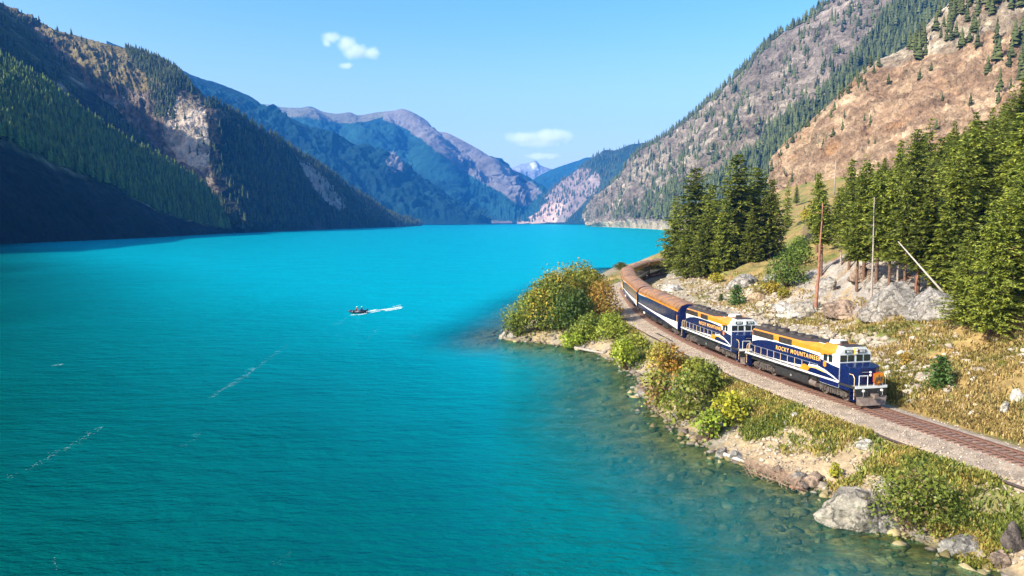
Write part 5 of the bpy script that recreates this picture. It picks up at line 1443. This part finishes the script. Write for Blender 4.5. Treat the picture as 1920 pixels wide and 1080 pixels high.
# ================================================================== rocks
def rock_mesh(seed, w, d, h, sub=4, rough=.28, facet=.5):
    bm = bmesh.new(); bmesh.ops.create_icosphere(bm, subdivisions=sub, radius=1)
    V_ = np.array([v.co[:] for v in bm.verts]); Fc = np.array([[q.index for q in f.verts] for f in bm.faces]); bm.free()
    r = np.random.RandomState(seed)
    for _ in range(16):                       # chop planes give broken faces
        nrm = r.randn(3); nrm[2] = abs(nrm[2]) * .8; nrm /= np.linalg.norm(nrm); k = r.uniform(.55, .9)
        t = V_ @ nrm; V_ = V_ - np.maximum(t - k, 0)[:, None] * nrm * (facet + .35)
    n = fbm(V_[:, 0] * 1.6 + seed, V_[:, 1] * 1.6, V_[:, 2] * 1.6, 5, .55, seed)
    n2 = fbm(V_[:, 0] * 4 + seed, V_[:, 1] * 4, V_[:, 2] * 4, 4, .6, seed + 5, True)
    V_ = V_ * (1 + rough * n + rough * .45 * n2 + rough * .25 * fbm(V_[:, 0] * 9, V_[:, 1] * 9, V_[:, 2] * 5, 4, .6, seed + 8, True))[:, None]
    V_[:, 2] = np.maximum(V_[:, 2], -.45)
    return newmesh('rock', V_ * np.array([w / 2, d / 2, h / 1.3]), Fc, False, None, None)
def rockmat(name, c): return rock_mat(name, tuple(q * 1.25 for q in c), .8)
RM = {'grey': rockmat('grey rock', (.25, .23, .205)), 'pale': rockmat('pale rock', (.27, .24, .195)), 'pink': rockmat('pinkish brown rock', (.24, .175, .13)), 'dark': rockmat('dark rock', (.10, .08, .07)), 'white': rockmat('whitish rock', (.40, .37, .32)), 'tan': rockmat('tan rock', (.30, .22, .14))}
def boulder(px, py, w, h, kind, label, group=None, dep=.8, sub=4, name='boulder', cat='rock', sink=.12, rz=None):
    q = onground(px, py); k = q[1] / F
    W_, H_ = w * k, h * k
    me = rock_mesh(int(px * 3 + py), W_, W_ * dep, H_, sub); me.materials.append(RM[kind])
    o = link(name, me, None, (q[0], q[1] + W_ * dep * .3, q[2] + H_ * (.34 - sink)), label, cat, group)
    o.rotation_euler = (0, 0, rz if rz is not None else 0)
    return o
gs = 'boulders along the shore'
boulder(1397, 541, 62, 30, 'grey', 'big rounded grey boulder above the second engine, below the fir cluster')
boulder(1445, 528, 30, 14, 'grey', 'lower grey boulder just right of the big rounded one')
boulder(1275, 522, 46, 18, 'pale', 'pale angular boulder under the left firs beside the shadow of the coaches')
boulder(1300, 512, 26, 14, 'white', 'small whitish boulder behind the pale angular one')
boulder(1262, 545, 40, 13, 'white', 'flat whitish rock beside the roof of the first coach')
boulder(1420, 566, 40, 18, 'tan', 'tan boulder below the grey boulder above the second engine')
boulder(1492, 786, 20, 13, 'white', 'white block lying in the grass below the leading engine')
boulder(1474, 797, 10, 9, 'white', 'small white stone left of the white block in the grass')
boulder(1527, 800, 8, 8, 'white', 'little white stone right of the white block in the grass')
boulder(1618, 990, 150, 66, 'pale', 'huge pale shore rock standing in the water left of the wide green bush', dep=1.0, sub=5)
boulder(1668, 996, 60, 30, 'grey', 'grey rock at the foot of the huge pale shore rock')
boulder(1822, 1042, 92, 34, 'grey', 'flat grey ledge of rock right of the wide green bush at the water')
boulder(1905, 1032, 46, 48, 'dark', 'rounded dark boulder in the lower right corner')
boulder(1880, 1062, 50, 26, 'pink', 'broken pinkish rock under the dark boulder in the corner')
boulder(946, 636, 26, 14, 'pale', 'pale rock at the very tip of the point')
boulder(962, 634, 20, 12, 'pale', 'pale rock beside the one at the tip of the point')
boulder(1886, 778, 17, 30, 'white', 'upright white rock on the right slope near the picture edge')
boulder(1912, 752, 26, 22, 'white', 'whitish rock above the upright one at the right edge')
boulder(1712, 760, 26, 10, 'pale', 'flat pale rock near the rails right of the engine')
boulder(1355, 858, 30, 18, 'grey', 'grey rock at the shore under the yellow bushes')
boulder(1382, 866, 26, 16, 'grey', 'dark grey rock next to the drift log end')
boulder(1312, 824, 30, 14, 'pink', 'pinkish stones pile at the waterline left of the yellow bush')
boulder(1500, 905, 40, 20, 'grey', 'grey rock heap on the shore above the red brown twigs')
boulder(1530, 912, 44, 24, 'pink', 'pinkish grey rock heap left of the huge pale rock')
boulder(1630, 862, 30, 12, 'tan', 'tan stone on the bare bank above the huge shore rock')
boulder(1622, 842, 34, 16, 'white', 'whitish bare rock in the bank grass')
boulder(1205, 745, 26, 10, 'grey', 'low grey rock at the waterline below the golden bush')
cr = 'rock outcrops of the crag under the forest'
for px, py, w, h, k, lab in ((1702, 592, 104, 72, 'grey', 'big smooth grey outcrop behind the leading engine, under the leaning dead trunk'), (1770, 592, 84, 62, 'grey', 'grey outcrop with dark cracks right of the big smooth one'), (1640, 592, 40, 30, 'pink', 'pinkish brown outcrop in the middle of the crag'),
                             (1590, 592, 56, 34, 'pink', 'brown broken outcrop with dark hollows left of the middle'), (1520, 588, 60, 30, 'pale', 'pale grey outcrop around the red trunk'), (1556, 545, 44, 26, 'grey', 'grey outcrop behind the red trunk'),
                             (1625, 522, 44, 26, 'pink', 'upper brown outcrop at the foot of the forest'), (1480, 592, 60, 26, 'white', 'whitish outcrop at the left foot of the crag'), (1665, 545, 44, 34, 'grey', 'narrow grey outcrop above the big smooth one')):
    boulder(px, py, w * 1.15, h, k, lab, cr, 1.3, 5, 'rock_outcrop', 'rock outcrop', sink=.24)
# loose stones, joined: nobody would count them
def scatter(n, regions, seed):
    """points on the near ground whose picture position falls in the given regions"""
    r = np.random.RandomState(seed); out = []
    for poly, zg, w in regions:
        xs = [p[0] for p in poly]; ys = [p[1] for p in poly]; k = int(n * w)
        px = r.uniform(min(xs), max(xs), k * 3); py = r.uniform(min(ys), max(ys), k * 3)
        m = inpoly(px, py, poly); px, py = px[m][:k], py[m][:k]
        z = np.full(px.shape, float(zg))
        for _ in range(7):
            q = G(px, py, 0); d = ray(px, py); t = (z - CAMZ) / d[:, 2]; q = d * t[:, None] + np.array([0, 0, CAMZ]); z = lerp(z, ground(q[:, 0], q[:, 1]), .8)
        q[:, 2] = ground(q[:, 0], q[:, 1])
        out.append(q)
    return np.concatenate(out)
def stones(name, pts, smin, smax, c1, c2, seed, label, cat):
    r = np.random.RandomState(seed); Vs = []; Fs = []; Cs = []; off = 0
    bs = []
    for k in range(6):
        bm = bmesh.new(); bmesh.ops.create_icosphere(bm, subdivisions=1, radius=1); V_ = np.array([v.co[:] for v in bm.verts]); Fc = np.array([[q.index for q in f.verts] for f in bm.faces]); bm.free()
        V_ = V_ * (1 + .28 * r.randn(len(V_), 1)); bs.append((V_, Fc))
    for p in pts:
        V_, Fc = bs[r.randint(6)]; s = smin + (smax - smin) * r.rand() ** 2.5; a = r.rand() * 6.28; ca, sa = math.cos(a), math.sin(a)
        W_ = V_ * np.array([s, s * r.uniform(.5, 1), s * r.uniform(.35, .8)])
        W_ = np.stack([W_[:, 0] * ca - W_[:, 1] * sa, W_[:, 0] * sa + W_[:, 1] * ca, W_[:, 2]], 1) + p + np.array([0, 0, s * .12])
        Vs.append(W_); Fs.append(Fc + off); off += len(V_)
        g = r.rand(); Cs.append(np.repeat(((1 - g) * np.array(c1) + g * np.array(c2))[None], len(V_), 0))
    me = newmesh(name, np.concatenate(Vs), np.concatenate(Fs), False, np.concatenate(Cs), [M_stone])
    link(name, me, label=label, cat=cat, kind='stuff')
M_stone = terrain_mat('loose stones', 1.0, 5, .04, .6, .3)
SCREE = [(1225, 530), (1300, 505), (1420, 545), (1500, 580), (1560, 600), (1640, 640), (1700, 670), (1760, 705), (1730, 735), (1660, 700), (1600, 655), (1450, 620), (1300, 585), (1225, 555)]
UPG = [(1480, 590), (1800, 590), (1925, 560), (1925, 850), (1690, 770), (1600, 660)]
sp_ = scatter(1, [(SCREE, 4.5, 2600), (UPG, 5.5, 900), ([(1260, 510), (1480, 560), (1480, 600), (1290, 560)], 4.8, 500)], 5)
sp_ = sp_[segdist(sp_[:, 0], sp_[:, 1], TR[::3])[0] > 5.0]
stones('scree_stones', sp_, .06, .50, (.22, .18, .14), (.42, .37, .30), 6, 'pale loose stones strewn over the slope above the train', 'stones')
r_ = np.random.RandomState(8); pts_ = []
tot = np.array(SH[2:30])
for i in range(len(tot) - 1):
    a, b = tot[i], tot[i + 1]; L_ = np.linalg.norm(b - a); nrm = np.array([(b - a)[1], -(b - a)[0]]) / max(L_, .01)
    for k in range(int(L_ * 4)):
        p = a + (b - a) * r_.rand() + nrm * (r_.randn() * 1.0 + .1); pts_.append((p[0], p[1], 0))
pts_ = np.array(pts_); pts_[:, 2] = np.maximum(ground(pts_[:, 0], pts_[:, 1]), -.5)
pb_ = scatter(1, [([(1330, 800), (1480, 780), (1640, 820), (1920, 930), (1920, 1060), (1800, 1020), (1650, 930), (1560, 905), (1400, 870)], 1.5, 2600)], 15)
stones('bank_pebbles', pb_, .03, .22, (.20, .15, .10), (.40, .34, .27), 16, 'small stones littering the bare bank above the lake', 'stones')
stones('shore_stones', pts_, .06, .62, (.10, .08, .065), (.26, .22, .18), 9, 'jumbled stones along the waterline', 'stones')
bp_ = []
for k in range(1100):
    i = r_.randint(len(tot) - 1); a, b = tot[i], tot[i + 1]; p = a + (b - a) * r_.rand(); d = r_.rand() ** 1.3 * 9
    t = nrm2(b - a); q = p + np.array([t[1], -t[0]]) * d
    if shore_sd(np.array([q[0]]), np.array([q[1]]))[0] > -.3: q = p - np.array([t[1], -t[0]]) * d
    bp_.append((q[0], q[1], 0))
bp_ = np.array(bp_); bp_[:, 2] = ground(bp_[:, 0], bp_[:, 1])
stones('ballast_stones', BALLAST_PTS, .03, .10, (.17, .145, .12), (.46, .39, .32), 45, 'loose ballast stones lying between and beside the rails', 'stones')
stones('submerged_stones', bp_, .1, .6, (.10, .08, .035), (.34, .28, .15), 10, 'brown stones lying under the shallow water by the shore', 'stones')
# ------------------------------------------------------------------ grass and weeds
def tufts(name, pts, h0, h1, cols, seed, label, blades=6, wid=.05, spread=.5):
    r = np.random.RandomState(seed); n = len(pts); Vs = []; Cs = []
    dt, _a, _s = segdist(pts[:, 0], pts[:, 1], TR[::3])
    px, py = proj(pts); bare = inpoly(px, py, [(1385, 835), (1480, 795), (1560, 830), (1690, 850), (1700, 880), (1640, 905), (1500, 900), (1400, 880)])
    gap = fbm(pts[:, 0] / 3.2, pts[:, 1] / 3.2, None, 4, .6, 303) + .25 * r.randn(n)
    pts = pts[(dt > np.where(_s < 0, 4.7, 3.9)) & (gap > -.16 + .45 * bare)]; n = len(pts)
    patch = fbm(pts[:, 0] / 5, pts[:, 1] / 5, None, 4, .6, 101); hue = np.clip(sstep(-.3, .35, patch) + .25 * r.randn(n), 0, 1)
    h = r.uniform(h0, h1, n) * (.6 + .8 * r.rand(n))
    ca, cb, cc = [np.array(c) for c in cols]
    for b in range(blades):
        a = r.rand(n) * 6.28; lean = r.uniform(.2, .9, n); hh = h * r.uniform(.6, 1.1, n)
        off = np.stack([r.randn(n) * spread * .5, r.randn(n) * spread * .5, np.zeros(n)], 1)
        d = np.stack([np.cos(a), np.sin(a), 0 * a], 1); w = np.stack([-np.sin(a), np.cos(a), 0 * a], 1) * wid * (.6 + .8 * r.rand(n))[:, None]
        p = pts + off; top = p + d * (hh * lean)[:, None] + np.array([0, 0, 1]) * hh[:, None]
        mid = p + d * (hh * lean * .35)[:, None] + np.array([0, 0, .6]) * hh[:, None]
        p = p - np.array([0, 0, .06])
        Vs.append(np.stack([p - w * .7, p + w * .7, mid + w, top, mid - w], 1))
        t = np.clip(hue + .2 * r.randn(n), 0, 1)[:, None]
        c = np.where(t < .5, ca + (cb - ca) * t * 2, cb + (cc - cb) * (t - .5) * 2)
        Cs.append(np.repeat(c[:, None], 5, 1))
    V_ = np.concatenate(Vs).reshape(-1, 3); C2 = np.concatenate(Cs).reshape(-1, 3)
    i = np.arange(len(V_)).reshape(-1, 5)
    Fq = np.concatenate([i[:, [0, 1, 2, 4]]]); 
    me = bpy.data.meshes.new(name); m = len(i)
    me.vertices.add(len(V_)); me.vertices.foreach_set('co', V_.astype(np.float32).ravel())
    me.loops.add(m * 5); me.loops.foreach_set('vertex_index', i.astype(np.int32).ravel())
    me.polygons.add(m); me.polygons.foreach_set('loop_start', np.arange(0, m * 5, 5, dtype=np.int32)); me.polygons.foreach_set('loop_total', np.full(m, 5, np.int32)); me.update(calc_edges=True)
    me.materials.append(LEAF2)
    c = np.ones((len(V_), 4), np.float32); c[:, :3] = C2
    at = me.color_attributes.new('Col', 'FLOAT_COLOR', 'POINT'); at.data.foreach_set('color', c.ravel())
    link(name, me, label=label, cat='grass', kind='stuff')
LAKEG = [(1215, 640), (1260, 655), (1420, 722), (1600, 790), (1920, 915), (1925, 1000), (1840, 985), (1700, 905), (1560, 860), (1400, 830), (1390, 770), (1300, 720), (1220, 680)]
LAKE2 = [(1160, 520), (1172, 560), (1190, 600), (1230, 650), (1200, 690), (1150, 660), (1140, 560), (1145, 515)]
HILLG = [(1925, 925), (1672, 782), (1650, 690), (1560, 620), (1480, 600), (1480, 585), (1800, 595), (1925, 570), (1925, 850)]
HILL2 = [(1260, 510), (1330, 500), (1470, 540), (1560, 600), (1480, 610), (1300, 560)]
g1 = scatter(1, [(LAKEG, 2.5, 26000), (LAKE2, 2.0, 3500)], 11)
tufts('lakeside_grass', g1, .16, .36, ((.34, .245, .075), (.25, .25, .045), (.11, .145, .03)), 12, 'yellow green grass covering the bank between the rails and the lake')
g2 = scatter(1, [(HILLG, 6, 19000), (HILL2, 5, 3500), ([(1480, 420), (1530, 420), (1560, 490), (1500, 520), (1450, 520)], 14, 1200)], 13)
tufts('hillside_grass', g2, .16, .40, ((.42, .30, .12), (.34, .265, .08), (.19, .185, .045)), 14, 'dry golden grass on the slope above the train')
# ------------------------------------------------------------------ dead trunks, posts and drift wood
def pole(px, py, top, label, m, r0=.17, stubs=6, name='dead_trunk', cat='dead tree', dx=0):
    q = onground(px, py); k = q[1] / F; H_ = (py - top) * k
    b = MB(); n = 6; rr = random.Random(px)
    pts = [(dx * k * i / n + rr.uniform(-.05, .05), 0, -.3 + (H_ + .3) * i / n) for i in range(n + 1)]
    for i in range(n): b.cyl(pts[i], pts[i + 1], r0 * (1 - .75 * i / n), r0 * (1 - .75 * (i + 1) / n), 8, cap=i == n - 1)
    o = empty(name, tuple(q), 0, label, cat); b.build('trunk', m, o, smooth=True)
    if stubs:
        s_ = MB()
        for _ in range(stubs):
            z = H_ * rr.uniform(.3, .97); a = rr.uniform(0, 6.28); l = rr.uniform(.3, 1.2); x = dx * k * z / H_
            s_.cyl((x, 0, z), (x + l * math.cos(a), l * math.sin(a), z + rr.uniform(-.3, .1)), .035, .012, 4)
        s_.build('branch_stubs', m, o, kind='stuff')
    return o
REDW = mat('red bark trunk', (.27, .115, .07), .85, noise=.4, nscale=2)
pole(1530, 578, 382, 'tall bare red barked trunk on the left part of the crag', REDW, .26, 8, dx=6)
pole(1540, 512, 400, 'short trunk behind the tall bare red one', REDW, .2, 5)
pole(1633, 576, 372, 'straight thin bare trunk in front of the middle of the crag', BARKG, .17, 4, dx=-2)
0 and pole(1645, 572, 470, 'orange brown trunk curving out of the crag base', REDW, .2, 5, dx=8)
pole(1622, 500, 418, 'bare pinkish trunk at the top of the crag', REDW, .16, 5)
pole(1681, 538, 446, 'bare grey trunk that the leaning log rests against', BARKG, .17, 6, dx=4)
pole(1712, 588, 505, 'brown trunk in front of the big smooth outcrop', REDW, .2, 6, dx=6)
0 and pole(1671, 545, 500, 'short grey stump between the trunks on the crag', BARKG, .18, 2)
pole(1576, 500, 462, 'forked grey stump left on the crag', BARKG, .2, 4)
pole(1305, 515, 470, 'bare lower trunk under the left firs', REDW, .25, 6)
pole(1369, 534, 506, 'plain wooden post beside the grey boulder', mat('post wood', (.30, .18, .10), .8), .13, 0, 'wooden_post', 'post')
# pale pole seen against the bluff
q = P(1565, 352, 420); zt = P(1565, 303, 420)[2]
MB().cyl((q[0], q[1], q[2] - 6), (q[0], q[1], zt), .42, .3, 8).build('bleached_trunk', BARKG, smooth=True, label='pale bleached trunk standing up in front of the tan bluff', cat='dead tree')
def logbetween(a, za, b, zb, r, label, m, name='drift_log', cat='log'):
    p = G(*a, za); q = G(*b, zb)
    c = (p + q) / 2; v = MB(); v.cyl(tuple(p - c), tuple(q - c), r, r * .6, 9)
    rr = random.Random(int(a[0]))
    v.build(name, m, None, tuple(c), True, label=label, cat=cat)
p = P(1684, 453, 88); q = P(1768, 548, 81)
v = MB(); c = (p + q) / 2; v.cyl(tuple(p - c), tuple(q - c), .06, .12, 8); v.build('leaning_dead_trunk', mat('bleached wood', (.38, .33, .28), .8, noise=.3), None, tuple(c), True, label='white bleached dead trunk leaning down over the big smooth outcrop', cat='dead tree')
logbetween((1078, 652), .25, (1140, 664), .3, .22, 'bleached drift log lying along the small beach in the bay', BARKG)
logbetween((1358, 852), .3, (1396, 866), .25, .17, 'pale drift log at the shore under the yellow bushes', mat('pale drift wood', (.46, .40, .34), .8))
logbetween((1232, 625), 3.3, (1262, 640), 3.25, .07, 'dark stick lying at the edge of the pale gravel near the bend', BLK, 'fallen_branch', 'branch')
logbetween((1480, 912), .3, (1512, 920), .15, .10, 'reddish drift log in the twigs at the waterline', REDW)
r_ = random.Random(5); tw = MB()
for k in range(260):
    px = r_.uniform(1398, 1505); py = lerp(872, 912, (px - 1398) / 107) + r_.gauss(0, 7); q = G(px, py, .3); a = r_.uniform(0, 3.14); l = r_.uniform(.2, .7)
    z = max(float(q[2]), .05) + r_.uniform(0, .25)
    tw.cyl((q[0] - l * math.cos(a), q[1] - l * math.sin(a), z - .08), (q[0] + l * math.cos(a), q[1] + l * math.sin(a), z + r_.uniform(-.05, .3)), .02, .01, 3, False)
tw.build('drift_twigs', mat('red brown twigs', (.28, .18, .12), .9, noise=.4), label='tangle of brown drift twigs heaped on the shore', cat='twigs', kind='stuff')
# ================================================================== boat, people, foam
def taper(o, lvl=1):
    s = o.modifiers.new('skin', 'SKIN'); s.use_smooth_shade = True
    b = o.modifiers.new('sub', 'SUBSURF'); b.levels = lvl; b.render_levels = lvl
def person(loc, rz, vest, legs, headgear, label, lean=0.0, arm=.25):
    """seated figure grown as one skin from a jointed skeleton; vest and hat are clothing"""
    v = [(0, 0, .12), (0, 0, .32 + 0), (lean, 0, .58), (lean * 1.2, 0, .68), (lean * 1.3 + .02, 0, .86),
         (lean, .19, .56), (lean + arm * .5, .25, .36), (lean + arm + .15, .20, .34), (lean, -.19, .56), (lean + arm * .5, -.25, .36), (lean + arm + .15, -.20, .34),
         (.05, .10, .12), (.42, .13, .16), (.48, .13, -.24), (.60, .13, -.27), (.05, -.10, .12), (.42, -.13, .16), (.48, -.13, -.24), (.60, -.13, -.27), (lean * 1.3, 0, .78)]
    e = [(0, 1), (1, 2), (2, 3), (3, 19), (19, 4), (2, 5), (5, 6), (6, 7), (2, 8), (8, 9), (9, 10), (0, 11), (11, 12), (12, 13), (13, 14), (0, 15), (15, 16), (16, 17), (17, 18)]
    rd = [.15, .15, .17, .06, .105, .075, .055, .04, .075, .055, .04, .10, .08, .055, .05, .10, .08, .055, .05, .09]
    me = bpy.data.meshes.new('person'); me.from_pydata(v, e, [])
    o = bpy.data.objects.new('person', me); COL.objects.link(o); o.location = loc; o.rotation_euler = (0, 0, rz)
    me.materials.append(legs); taper(o)
    sv = me.skin_vertices[0].data if me.skin_vertices else None
    if sv is None:
        bm = bmesh.new(); bm.from_mesh(me); bm.verts.layers.skin.verify(); bm.to_mesh(me); bm.free(); sv = me.skin_vertices[0].data
    for i, q in enumerate(sv): q.radius = (rd[i], rd[i]); q.use_root = i == 0
    tag(o, label, 'person')
    MB().prism([(-.17, -.24), (.17, -.24), (.19, .0), (.17, .24), (-.17, .24), (-.19, 0)], .22, .62, 'z').build('life_vest', vest, o, (lean * .8, 0, 0))
    h = MB(); 
    for k in range(4):
        a0, a1 = k * math.pi / 8, (k + 1) * math.pi / 8
        h.cyl((lean * 1.3, 0, .88 + .13 * math.sin(a0)), (lean * 1.3, 0, .88 + .13 * math.sin(a1)), .125 * math.cos(a0), max(.125 * math.cos(a1), .004), 10, True)
    h.build('hat', headgear, o)
    MB().box(lean * 1.3 + .08, lean * 1.3 + .125, -.05, .05, .80, .88).build('face', mat('skin', (.45, .26, .18), .6), o)
    return o
bq = G(671, 587, 0.0)
br = math.atan2(-.18, -1)     # bow points left
boat = empty('inflatable_boat', (bq[0], bq[1], .02), br, 'small dark inflatable motor boat with two people, alone on the lake', 'boat')
RUB = mat('dark rubber tube', (.02, .022, .04), .45)
t = MB(); pth = [(-1.75, .62, .28), (.6, .62, .28), (1.25, .42, .34), (1.65, .12, .44), (1.65, -.12, .44), (1.25, -.42, .34), (.6, -.62, .28), (-1.75, -.62, .28)]
for a, b in zip(pth[:-1], pth[1:]): t.cyl(a, b, .22, .22, 12)
t.build('side_tube', RUB, boat, smooth=True)
MB().box(-1.6, 1.3, -.5, .5, .04, .12).build('floor', mat('boat floor', (.2, .2, .2), .7), boat)
MB().box(-1.72, -1.62, -.5, .5, .05, .52).build('transom', BLK, boat)
for x in (-.75, .25): MB().box(x - .14, x + .14, -.5, .5, .34, .40).build('seat', BLK, boat)
mo = MB().box(-2.05, -1.70, -.16, .16, .45, .85, .05, .04).build('outboard_motor', BLK, boat)
MB().cyl((-1.88, 0, .45), (-1.88, 0, -.3), .06, .05, 8).build('motor_leg', BLK, mo)
def onboat(x, y, z): c, s_ = math.cos(br), math.sin(br); return (bq[0] + x * c - y * s_, bq[1] + x * s_ + y * c, .02 + z)
person(onboat(.2, 0.05, .36), br, mat('orange red vest', (.55, .09, .04), .7), mat('dark trousers', (.02, .02, .03), .8), mat('white hat', (.8, .8, .75), .7), 'person in an orange red vest and white hat seated towards the bow of the boat', -.05)
person(onboat(-.85, -.05, .36), br, mat('navy jacket', (.03, .04, .16), .7), mat('navy trousers', (.02, .025, .06), .8), mat('lime hat', (.45, .75, .05), .7), 'person in a navy jacket and lime green hat seated at the stern of the boat', .04)
# foam: flecks a centimetre above the water
FOAM = mat('white foam', (.70, .80, .80), .7)
THIN = mat('thin broken foam', (.55, .70, .70), .7)
_n = THIN.node_tree; _t = _n.nodes.new('ShaderNodeBsdfTransparent'); _m = _n.nodes.new('ShaderNodeMixShader'); _m.inputs[0].default_value = .3
_n.links.new(_t.outputs[0], _m.inputs[1]); _n.links.new(_n.nodes['Principled BSDF'].outputs[0], _m.inputs[2]); _n.links.new(_m.outputs[0], _n.nodes['Material Output'].inputs['Surface'])
fo = MB(); r_ = random.Random(3)
def fleck(x, y, s, el=3, ang=0, z=None):
    z = r_.uniform(.006, .05)
    n = 7; c, s2 = math.cos(ang), math.sin(ang); pts = []
    for k in range(n):
        a = 6.283 * k / n; q = s * r_.uniform(.5, 1.2); u, w = q * el * math.cos(a), q * math.sin(a)
        pts.append((x + u * c - w * s2, y + u * s2 + w * c, z))
    fo.add(pts, [list(range(n))])
def streak(pa, pb, n, spread, smin, smax, el=2.5):
    a = G(*pa, 0)[:2]; b = G(*pb, 0)[:2]; d = b - a; L_ = np.linalg.norm(d); ang = math.atan2(d[1], d[0]); p = np.array([-d[1], d[0]]) / L_
    for k in range(n):
        t = r_.random(); wob_ = math.sin(t * 9) * spread * .6
        q = a + d * t + p * (r_.gauss(0, spread) + wob_); fleck(q[0], q[1], r_.uniform(smin, smax), el, ang + r_.gauss(0, .5))
streak((385, 755), (525, 658), 150, .20, .015, .05); streak((420, 732), (480, 690), 80, .30, .02, .065)
streak((88, 862), (192, 800), 80, .22, .015, .045); streak((10, 900), (90, 862), 24, .25, .015, .035)
streak((100, 686), (118, 683), 16, .15, .04, .09)
streak((345, 838), (378, 812), 18, .25, .015, .035); streak((560, 630), (520, 660), 14, .3, .02, .045); streak((520, 1060), (545, 1035), 10, .15, .012, .025); streak((100, 1045), (108, 1070), 8, .12, .012, .025)
streak((626, 612), (648, 596), 26, .35, .03, .07); streak((672, 645), (716, 612), 24, .4, .02, .06); streak((762, 645), (818, 598), 34, .5, .02, .06); streak((630, 625), (640, 640), 8, .3, .02, .05)
fo.build('foam_streaks', THIN, label='thin broken lines of white foam drifting on the lake', cat='foam', kind='stuff')
fo = MB()
streak((681, 586), (706, 581), 110, .16, .06, .16, 3.5); streak((684, 588), (712, 583), 60, .16, .05, .12, 4)
streak((704, 582), (732, 580), 60, .22, .05, .14, 4); streak((718, 581), (752, 576), 150, .22, .06, .19, 4); streak((724, 583), (753, 578), 60, .18, .05, .16, 4); streak((738, 575), (752, 572), 24, .2, .05, .12)
streak((657, 591), (684, 589), 50, .2, .05, .12, 3)
for f_ in range(0): pass
fo.build('boat_wake', FOAM, label='white wake trailing to the right behind the small boat', cat='wake', kind='stuff')
# ------------------------------------------------------------------ clouds: soft volumes beyond the haze
def cloud(name, lobes, dist, label, dens):
    m = bpy.data.materials.new(name); m.use_nodes = True; nt = m.node_tree; nt.nodes.clear(); N = nt.nodes; Lk = nt.links
    pv = N.new('ShaderNodeVolumePrincipled'); pv.inputs['Color'].default_value = (.98, .98, 1, 1); pv.inputs['Anisotropy'].default_value = .2
    tc = N.new('ShaderNodeTexCoord'); at = None
    n = N.new('ShaderNodeTexNoise'); n.inputs['Scale'].default_value = 2.6; n.inputs['Detail'].default_value = 6; n.inputs['Roughness'].default_value = .6; n.inputs['Distortion'].default_value = .4
    Lk.new(tc.outputs['Object'], n.inputs['Vector'])
    prev = None
    for (cx, cy, rx, ry) in lobes:
        mp = N.new('ShaderNodeVectorMath'); mp.operation = 'SUBTRACT'; Lk.new(tc.outputs['Object'], mp.inputs[0]); mp.inputs[1].default_value = (cx, 0, cy)
        dv = N.new('ShaderNodeVectorMath'); dv.operation = 'DIVIDE'; Lk.new(mp.outputs[0], dv.inputs[0]); dv.inputs[1].default_value = (rx, min(rx, ry) * 1.2, ry)
        ln = N.new('ShaderNodeVectorMath'); ln.operation = 'LENGTH'; Lk.new(dv.outputs[0], ln.inputs[0])
        if prev is None: prev = ln.outputs['Value']
        else:
            mn = N.new('ShaderNodeMath'); mn.operation = 'SMOOTH_MIN'; mn.inputs[2].default_value = .3; Lk.new(prev, mn.inputs[0]); Lk.new(ln.outputs['Value'], mn.inputs[1]); prev = mn.outputs[0]
    a = N.new('ShaderNodeMath'); a.operation = 'MULTIPLY_ADD'; Lk.new(n.outputs['Fac'], a.inputs[0]); a.inputs[1].default_value = 1.5; a.inputs[2].default_value = .25
    b = N.new('ShaderNodeMath'); b.operation = 'SUBTRACT'; Lk.new(a.outputs[0], b.inputs[0]); Lk.new(prev, b.inputs[1])
    mr = N.new('ShaderNodeMapRange'); mr.inputs['From Min'].default_value = 0; mr.inputs['From Max'].default_value = .6; mr.inputs['To Min'].default_value = 0; mr.inputs['To Max'].default_value = dens
    Lk.new(b.outputs[0], mr.inputs['Value']); Lk.new(mr.outputs[0], pv.inputs['Density'])
    o = N.new('ShaderNodeOutputMaterial'); Lk.new(pv.outputs[0], o.inputs['Volume'])
    return m
def make_cloud(px0, px1, py0, py1, lobes, dist, label, dens):
    # lobes in picture pixels; the object is scaled so that one unit is half the cloud's width
    c = P((px0 + px1) / 2, (py0 + py1) / 2, dist); k = dist / F; U = (px1 - px0) / 2 * k; hz = (py1 - py0) / 2 * k / U
    lb = [((x - (px0 + px1) / 2) * k / U, -(y - (py0 + py1) / 2) * k / U, rx * k / U, ry * k / U) for x, y, rx, ry in lobes]
    m = cloud('cloud vapour', lb, dist, label, dens)
    o = MB().box(-1.15, 1.15, -.45, .45, -hz * 1.2, hz * 1.2).build('cloud', m, None, tuple(c), label=label, cat='cloud')
    o.scale = (U, U, U)
    return o
make_cloud(590, 730, 48, 136, [(624, 72, 22, 11), (650, 82, 20, 15), (668, 96, 26, 15), (694, 100, 20, 11), (648, 122, 18, 6), (615, 82, 9, 8)], 15500, 'white ragged cloud high in the blue above the left part of the far range', .0050)
make_cloud(930, 1100, 226, 306, [(985, 258, 40, 13), (1030, 256, 40, 16), (1010, 268, 50, 9), (1020, 292, 36, 7)], 15500, 'soft low white cloud above the gap at the end of the valley', .0075)
